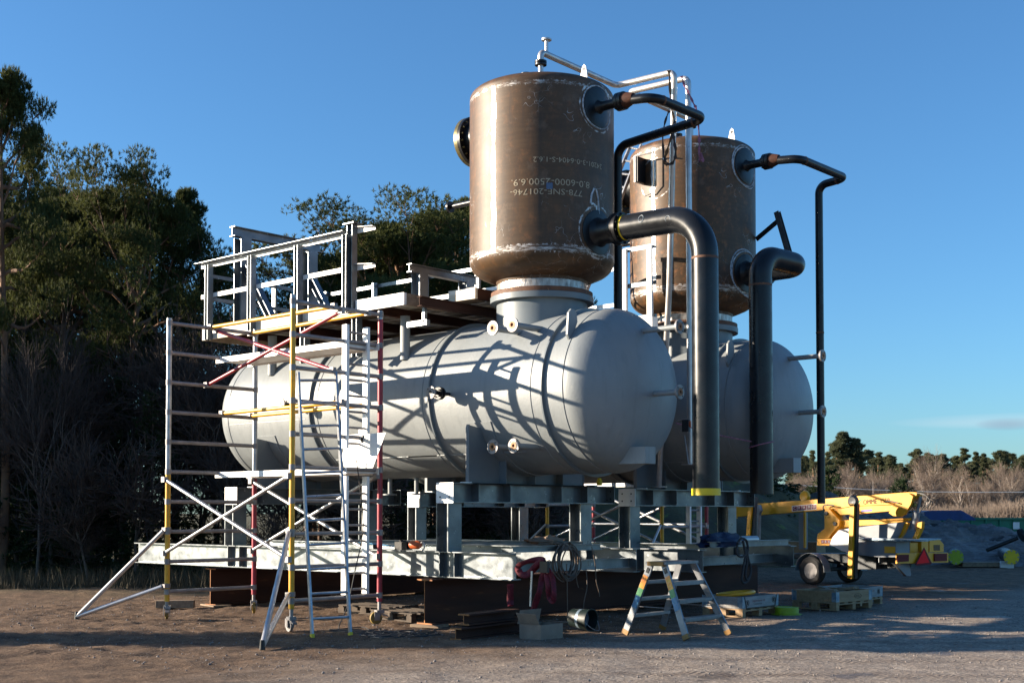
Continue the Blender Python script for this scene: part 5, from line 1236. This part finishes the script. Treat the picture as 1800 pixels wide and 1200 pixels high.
def pine(seed, H, cb, cr, nlimb=26, tn=14, tl=.15, tw=.02, dens=1., lean=0, top=1.0, m='needle', sub=1.0):
    rg = np.random.default_rng(seed); segs = []; T = []; Dd = []
    P = [np.array([0, 0, 0.])]; n = 12; off = rg.normal(0, 1, 2)*.02*H
    for i in range(1, n+1):
        t = i/n; P.append(np.array([lean*t*t*H+off[0]*math.sin(t*5), off[1]*math.sin(t*4+1), H*t*.95]))
    r0 = .014*H+.05
    for i in range(n): segs.append((P[i], P[i+1], r0*(1-i/n)**.7+.02, r0*(1-(i+1)/n)**.7+.015))
    def trunk(t): q_ = t*n; i = min(int(q_), n-1); return P[i]+(P[i+1]-P[i])*(q_-i)
    for k in range(nlimb):
        t = cb+(1-cb)*((k+rg.uniform(0, .8))/nlimb)**.85; h = (t-cb)/(1-cb); az = k*2.4+rg.normal(0, .5)
        prof = .3+.7*math.sin(PI*min(1, h*.75+.25)); L = cr*prof*(1-.3*h*top)*rg.uniform(.6, 1.15)
        el = R(2+h*42+rg.normal(0, 9)); d = np.array([math.cos(az)*math.cos(el), math.sin(az)*math.cos(el), math.sin(el)])
        p = trunk(min(t, .98)); m_ = 7; rr = .03+.02*L/3
        for i in range(m_):
            d2 = d+np.array([0, 0, .1*i/m_])+rg.normal(0, .2, 3); d2 /= np.linalg.norm(d2); q_ = p+d2*L/m_; segs.append((p, q_, rr*(1-i/m_)+.008, rr*(1-(i+1)/m_)+.006))
            if i >= 2:
                for j in range(int(1.5*sub)+(i > 3)+2*(i == m_-1)):
                    a2 = rg.uniform(0, 2*PI); s_ = d2*.7+np.array([math.cos(a2), math.sin(a2), .3+rg.normal(0, .2)])*.7; s_ /= np.linalg.norm(s_)
                    sl_ = L*.24*rg.uniform(.5, 1.2); e = q_+s_*sl_; segs.append((q_, e, .013, .005))
                    cn = max(3, int(12*dens)); R_ = .22+.06*L
                    for c_ in range(cn):
                        g_ = rg.normal(0, 1, 3); g_ *= np.array([R_, R_, R_*.42])*min(1, 1.5/np.linalg.norm(g_)); pt = e+g_*.8; T.append(pt); Dd.append(g_/R_*.5+np.array([0, 0, .7]))
            p = q_; d = d2
    sv, sf = sticks(segs, 5); tv, tf = tufts(T, Dd, tl, tw, tn, rg, .55)
    return tree_mesh('pine_wood', sv, sf, M['bark']), tree_mesh('pine_crown', tv, tf, M[m], False)
def bare(seed, H, spread=.35, levels=5, nb=3, r0=None, m='bark_grey', tips=True, up=.35, trunk=.35, far=False):
    rg = np.random.default_rng(seed); segs = []; fine = []
    def grow(p, d, L, r, lv):
        k = 3 if lv > 0 else 2
        for i in range(k):
            d = d+rg.normal(0, .12, 3)+np.array([0, 0, up*.1]); d /= np.linalg.norm(d); q_ = p+d*L/k; r2 = r*(1-.35*(i+1)/k)
            (segs if lv > 1 else fine).append((p, q_, r*(1-.35*i/k), r2)); p = q_
            if lv > 0 and (i > 0 or lv < levels):
                for j in range(nb if i == k-1 else nb-1):
                    a = rg.normal(0, 1, 3); a -= d*a.dot(d); a /= np.linalg.norm(a)+1e-9; e = d+a*rg.uniform(spread, spread*2.2); e /= np.linalg.norm(e); grow(p, e, L*rg.uniform(.55, .78), max(r2*.62, .011), lv-1)
    grow(np.zeros(3), np.array([rg.normal(0, .04), rg.normal(0, .04), 1.]), H*trunk, r0 or H*.009+.02, levels)
    a, b_ = sticks(segs, 5); c_, d_ = sticks(fine, 3)
    return tree_mesh('bare_trunk', a, b_, M[m]), tree_mesh('bare_twigs', c_, d_, M['twig'])
def spruce(seed, H, cr, m='needle_dark', nw=22, tn=8, tl=.16, tw=.05, per=8):
    rg = np.random.default_rng(seed); segs = [((0, 0, 0), (0, 0, H), .012*H+.03, .01)]; T = []; Dd = []
    for k in range(nw):
        h = .04+.95*k/nw; L0 = cr*(1-h)**.85+.08
        for j in range(per):
            az = rg.uniform(0, 2*PI); L = L0*rg.uniform(.7, 1.15); d = np.array([math.cos(az), math.sin(az), .15-.45*(1-h)+.5*h]); d /= np.linalg.norm(d); p = np.array([0, 0, H*h]); segs.append((p, p+d*L, .018, .005))
            for i in range(max(3, int(L*7))):
                f_ = rg.uniform(.2, 1.02); T.append(p+d*L*f_+rg.normal(0, .07+.05*L, 3)*np.array([1, 1, .5])); Dd.append(d+np.array([0, 0, .1]))
    sv, sf = sticks(segs, 4); tv, tf = tufts(T, Dd, tl, tw, tn, rg)
    return tree_mesh('spruce_wood', sv, sf, M['bark_grey']), tree_mesh('spruce_crown', tv, tf, M[m], False)
def near_zone(px): return 'left of the scaffold tower' if px < 296 else 'seen through the scaffold tower' if px < 520 else 'seen under or over the nearer tank' if px < 900 else 'seen behind the frame legs'
def far_zone(px): return 'just right of the farther tank' if px < 1446 else 'above the yellow boom' if px < 1560 else 'above the boom knuckle and blue tarpaulin' if px < 1700 else 'above the green container'
def plant(nm, meshes, px, dpt, s_, rot, label, cat, group, lat=None, zoff=-.05, parts=('trunk', 'crown')):
    x = (px-900)/F_PX*dpt if lat is None else lat; p = RT*x+fd*dpt
    r_ = bpy.data.objects.new(nm, meshes[0]); C.objects.link(r_)
    root = bpy.data.objects.new(nm, None)
    bpy.data.objects.remove(r_)
    C.objects.link(root); root.location = (p.x, p.y, zoff); root.rotation_euler.z = rot; root.scale = (s_, s_, s_) if not isinstance(s_, tuple) else s_
    tag(root, label, cat, group)
    for me, pn in zip(meshes, parts):
        c_ = bpy.data.objects.new(pn, me); C.objects.link(c_); c_.parent = root
    return root
TREES = True
if TREES:
    pinesA = [pine(s, 10, .46, 2.9, 32, 9, .12, .026, 3.0) for s in (1, 2, 3)]
    wide = [pine(s, 9, .5, 4.1, 34, 9, .12, .027, 3.0, top=.5) for s in (5, 6)]
    bares = [bare(s, 9, .38, 4, 3) for s in (11, 12, 13)]
    bushes = [bare(s, 4.2, .5, 3, 4, .035, trunk=.34) for s in (21, 22, 23)]
    spr = [spruce(s, 6, 1.7) for s in (31, 32)]
    topz = {}
    for a_, b_ in pinesA+wide:
        co_ = np.empty(len(b_.vertices)*3, dtype=np.float32); b_.vertices.foreach_get('co', co_); topz[b_.name] = float(np.percentile(co_[2::3], 99.7))
    spec = [  # px, depth, top y, width factor, mesh, label
        (2, 34, 118, .5, pinesA[0], 'tall pine cut by the left edge of the picture, rising above all others'),
        (112, 39, 255, .8, wide[0], 'broad pine with sunlit crown right of the tall edge pine'),
        (228, 37, 272, .72, wide[1], 'broad dark pine left of the scaffold tower, highest of its pair'),
        (312, 40, 330, .62, pinesA[1], 'pine reaching out to the right just above the scaffold top'),
        (160, 46, 330, .9, pinesA[2], None), (40, 44, 360, 1.0, wide[1], None), (-90, 42, 220, 1.1, wide[0], None), (265, 48, 420, .8, wide[0], None),
        (590, 44, 368, 1.15, wide[0], 'wide pine behind the platform rails, its branches reaching left over the portal frame'),
        (700, 42, 350, 1.0, wide[1], 'pine behind the second portal frame in the gap left of the rusty vessel'),
        (800, 45, 345, 1.0, pinesA[1], 'pine whose crown touches the left side of the near rusty vessel'),
        (655, 50, 400, 1.0, pinesA[0], None), (760, 52, 385, 1.0, wide[0], None), (560, 50, 440, .8, pinesA[2], None), (860, 50, 420, 1, wide[1], None), (920, 54, 470, 1, pinesA[2], None)]
    for i, (px, dpt, ty, wf, me, lab) in enumerate(spec):
        Ht = (900-ty)/F_PX*dpt + EYE; nominal = topz[me[1].name]
        sz = Ht/nominal
        plant('pine_tree', me, px, dpt, (sz*wf*.95, sz*wf*.95, sz), i*1.9, lab or 'dark pine further back in the wood, '+near_zone(px), 'pine tree', None if lab else 'pines deeper in the wood, '+near_zone(px))
    rg = random.Random(4)
    n_ = 0
    for i in range(24):
        px = rg.uniform(-60, 470) if i < 18 else rg.uniform(420, 1000); dpt = rg.uniform(34, 44); s_ = rg.uniform(.62, .95)
        plant('bare_tree', bares[i % 3], px, dpt, (s_, s_, s_), rg.uniform(0, 6), 'leafless tree in the dark thicket, '+near_zone(px), 'bare tree', 'leafless trees of the thicket, '+near_zone(px))
    plant('bare_tree', bares[1], 398, 36, (.7, .7, 1.02), 1.0, 'slender leafless tree rising into the sky beside the platform corner post', 'bare tree', None)
    plant('bare_tree', bares[0], 66, 33, (.5, .5, .9), 2.0, 'pale leaning leafless tree at the far left in front of the thicket', 'bare tree', None)
    for i in range(30):
        px = rg.uniform(-80, 1010); dpt = rg.uniform(32.5, 40); s_ = rg.uniform(.5, 1.15)
        plant('bare_bush', bushes[i % 3], px, dpt, s_, rg.uniform(0, 6), 'leafless bush in the undergrowth, '+near_zone(px), 'bush', 'leafless bushes along the wood, '+near_zone(px))
    for i in range(20):
        px = rg.uniform(-60, 250) if i < 9 else rg.uniform(250, 1000); dpt = rg.uniform(34, 41); s_ = rg.uniform(.7, 1.25) if i < 9 else rg.uniform(.5, .8)
        plant('spruce_tree', spr[i % 2], px, dpt, (s_, s_, s_*1.1), rg.uniform(0, 6), 'shaded young spruce in the undergrowth, '+near_zone(px), 'spruce tree', 'young spruces in the wood, '+near_zone(px))
    # deeper wall of wood, and the trees outside the left edge that shade it and streak the yard
    for i in range(26):
        px = rg.uniform(-100, 150) if i < 5 else rg.uniform(500, 1250); dpt = rg.uniform(56, 70); s_ = rg.uniform(.7, .95)
        plant('pine_tree', wide[i % 2], px, dpt, (s_*.9, s_*.9, s_*.7), rg.uniform(0, 6), 'dark pine further back in the wood, '+near_zone(px), 'pine tree', 'pines deeper in the wood, '+near_zone(px))
    for i in range(16):
        lat = rg.uniform(-52, -19); dpt = rg.uniform(33, 50); s_ = rg.uniform(.92, 1.12)
        plant('pine_tree', (pinesA+wide)[i % 5], 0, dpt, s_, rg.uniform(0, 6), 'pine outside the left edge of the picture', 'pine tree', 'pines outside the picture', lat=lat)
    for (lat, dpt, s_, k) in ((-46, 12.2, 1.0, 0), (-50, 10.4, .9, 1), (-56, 14.5, 1.05, 2), (-44, 8.8, .9, 1), (-40, 17.0, .8, 2)):
        plant('bare_tree', bares[k], 0, dpt, s_*1.2, k, 'leafless tree outside the left edge of the picture', 'bare tree', 'leafless trees outside the picture', lat=lat)
    for (lat, dpt, sz_) in ((-24.5, 19.15, (.27, .27, .93)), (-28.5, 19.3, (.27, .27, 1.02)), (-33, 19.4, (.25, .25, 1.12)), (-20.5, 18.9, (.22, .22, .82)), (-26.4, 18.6, (.2, .2, .95)), (-30.5, 18.9, (.22, .22, 1.05)), (-22.4, 18.4, (.2, .2, .88)), (-36, 19.2, (.25, .25, 1.2)), (-25.3, 19.6, (.2, .2, .98)), (-29.2, 19.7, (.2, .2, 1.05))):
        plant('pine_tree', pinesA[0], 0, dpt, sz_, lat, 'slender pine outside the left edge whose shadow crosses the yard', 'pine tree', 'slender pines outside the picture', lat=lat)
    # small pines right of the tanks
    sp1 = spruce(41, 3.2, 1.5, 'needle_dark', 12, 10, .3, .05, 6)
    plant('young_pine', sp1, 1586, 60, .95, .4, 'small bushy pine standing alone above the yellow boom end', 'pine tree', None, zoff=.4)
    plant('young_pine', sp1, 1458, 58, 1.15, 2.2, 'dark young pine directly behind the thin black pipe', 'pine tree', None, zoff=.2)
    plant('spruce_tree', spr[0], 1352, 46, (1.0, 1.0, .62), 1.1, 'dark spruce between the two hanging black pipes, behind the boom', 'spruce tree', None, zoff=.6)
    plant('spruce_tree', spr[1], 1300, 47, (1.1, 1.1, .6), 2.1, 'dark spruce behind the yellow end cap of the big pipe', 'spruce tree', None, zoff=.9)
    plant('spruce_tree', spr[0], 1398, 48, (1.0, 1.0, .45), 4.1, 'low dark spruce left of the thin black pipe on the mound', 'spruce tree', None, zoff=.2)
    for i in range(10):
        plant('spruce_tree', spr[i % 2], rg.uniform(1000, 1300), rg.uniform(50, 56), (1.1, 1.1, rg.uniform(.75, 1.0)), i, 'dark spruce on the earth mound behind the frames', 'spruce tree', 'spruces on the earth mound', zoff=.5)
    # far wood across the field
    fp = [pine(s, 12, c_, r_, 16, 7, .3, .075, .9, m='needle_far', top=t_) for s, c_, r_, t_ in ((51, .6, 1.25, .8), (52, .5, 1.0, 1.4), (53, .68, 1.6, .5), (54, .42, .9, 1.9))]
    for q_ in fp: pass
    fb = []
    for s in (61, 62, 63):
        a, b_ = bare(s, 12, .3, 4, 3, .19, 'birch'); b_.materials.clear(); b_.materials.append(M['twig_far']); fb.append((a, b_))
    fu = []
    for s in (71, 72):
        rg2 = np.random.default_rng(s); segs = []
        for k in range(420):
            p = np.array([rg2.normal(0, 2.2), rg2.normal(0, 1.2), rg2.uniform(0, 1.5)]); d = np.array([rg2.normal(0, .22), rg2.normal(0, .22), 1]); L = rg2.uniform(1.5, 4.2); segs.append((p, p+d*L, .045, .012))
        a, b_ = sticks(segs, 3); fu.append(tree_mesh('thicket', a, b_, M['twig_far']))
    rg = random.Random(8)
    for i in range(110):
        px = 1390+i*3.95+rg.uniform(-6, 6); dpt = rg.uniform(205, 285); up_ = .55 if px > 1640 else .35
        hgt = rg.uniform(.85, 1.25)
        if 1465 < px < 1510: hgt *= 1.12; dpt = 200
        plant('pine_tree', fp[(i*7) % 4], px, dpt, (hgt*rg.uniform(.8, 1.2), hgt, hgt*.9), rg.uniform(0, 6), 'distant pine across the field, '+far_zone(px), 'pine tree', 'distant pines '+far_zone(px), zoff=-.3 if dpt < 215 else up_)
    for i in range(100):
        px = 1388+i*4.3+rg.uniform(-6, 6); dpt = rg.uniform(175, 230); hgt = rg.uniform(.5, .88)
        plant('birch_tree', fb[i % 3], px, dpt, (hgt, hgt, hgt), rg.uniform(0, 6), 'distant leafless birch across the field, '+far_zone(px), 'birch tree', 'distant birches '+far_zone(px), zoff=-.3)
    plant('birch_tree', fb[0], 1612, 190, (.62, .62, 1.02), 1, 'left of two tall bare birches above the far wood', 'birch tree', None, zoff=-.3)
    plant('birch_tree', fb[1], 1624, 190, (.75, .75, 1.04), 2, 'right and larger of two tall bare birches above the far wood', 'birch tree', None, zoff=-.3)
    plant('birch_tree', fb[2], 1770, 190, (.8, .8, 1.0), 2, 'tall bare birch at the far right above the far wood', 'birch tree', None, zoff=-.3)
    tv = MB(); 
    und = bpy.data.meshes.new('far_thicket'); V_, F_ = [], []; nn = 0
    for i in range(70):
        px = 1385+i*6.3; dpt = rg.uniform(168, 200); p = RT*((px-900)/F_PX*dpt)+fd*dpt; me = fu[i % 2]
        co_ = np.empty(len(me.vertices)*3, dtype=np.float32); me.vertices.foreach_get('co', co_); co_ = co_.reshape(-1, 3)*np.array([1, 1, rg.uniform(.4, .8)])+np.array([p.x, p.y, -.2])
        f_ = np.empty(len(me.polygons)*4, dtype=np.int32); me.polygons.foreach_get('vertices', f_) if False else None
        lv = np.empty(len(me.loops), dtype=np.int32); me.loops.foreach_get('vertex_index', lv); V_.append(co_); F_.append(lv.reshape(-1, 4)+nn); nn += len(co_)
    me = tree_mesh('far_thicket', np.concatenate(V_), np.concatenate(F_), M['twig_far']); o = bpy.data.objects.new('far_thicket', me); C.objects.link(o)
    tag(o, 'brown leafless thicket along the foot of the distant wood', 'thicket', kind='stuff')
    hz = MB(); 
    def ridgez(u, v_, p): return 7.5*bell(v_)*(.55+.45*u)+.8*mnoise.noise(p*.03)-.4
    hc = RT*((1650-900)/F_PX*300)+fd*300
    M['far_soil'] = simple('brown_woodland_floor', (.13,.1,.07), (.09,.08,.05), .95, 0, .05, 5, .3, .3, coord='Position')
    heightfield('hill', hc.x, hc.y, RT, 180, 120, ridgez, 'far_soil', 40, 20, kind='structure')
    # grass and stalks along the edge of the yard
    rg3 = np.random.default_rng(5); T = []; 
    for k in range(4200):
        lat = rg3.uniform(-16, 5); d = 29.5+abs(rg3.normal(0, 3.0)); p = RT*lat+fd*d; T.append((p.x, p.y, 0))
    T = np.array(T); a = np.repeat(T, 3, 0)+np.concatenate([rg3.normal(0, .08, (len(T)*3, 2)), np.zeros((len(T)*3, 1))], 1); k = len(a)
    tip = a+np.stack([rg3.normal(0, .12, k), rg3.normal(0, .12, k), rg3.uniform(.1, .55, k)], 1); s_ = rg3.normal(0, 1, (k, 3))*np.array([1, 1, 0]); s_ /= np.linalg.norm(s_, axis=1)[:, None]
    vs = np.stack([a-s_*.01, a+s_*.01, tip], 1).reshape(-1, 3); o = bpy.data.objects.new('dry_grass', tree_mesh('dry_grass', vs, np.arange(3*k).reshape(-1, 3), M['dry_grass'], False)); C.objects.link(o)
    tag(o, 'dry grass and stalks along the edge of the wood', 'grass', kind='stuff')
if TREES:
    o = MB().tube([RT*((x-900)/F_PX*120)+fd*120+V(0,0,EYE+(900-y)/F_PX*120) for x, y in ((1300,846),(1418,853),(1520,859.5),(1640,864),(1720,864.5),(1850,864))], .028, 5)
    tag(o.build('overhead_cable', M['white_alu'], smooth=60), 'thin pale overhead cable spanning the field before the far wood', 'cable')
# pebbles and clods on the yard
rg4 = np.random.default_rng(3); k = 15000
px_ = rg4.uniform(-24, -4, k); py_ = rg4.uniform(8.3, 26, k); sz = rg4.exponential(.0045, k)+.005; sz = np.minimum(sz, .03)
oc = np.array([[1,0,0],[0,1,0],[-1,0,0],[0,-1,0],[0,0,.8],[0,0,-.5]]); of = np.array([[0,1,4],[1,2,4],[2,3,4],[3,0,4],[1,0,5],[2,1,5],[3,2,5],[0,3,5]])
cz = np.array([gz(x, y) for x, y in zip(px_, py_)]); ctr = np.stack([px_, py_, cz+sz*.2], 1)
jit = oc[None]*rg4.uniform(.6, 1.3, (k, 6, 1)); vs = (ctr[:, None]+jit*sz[:, None, None]).reshape(-1, 3); fs = (of[None]+(np.arange(k)*6)[:, None, None]).reshape(-1, 3)
o = bpy.data.objects.new('loose_stones', tree_mesh('loose_stones', vs, fs, M['stone'], False)); C.objects.link(o); tag(o, 'loose stones and clods scattered over the yard', 'stones', kind='stuff')
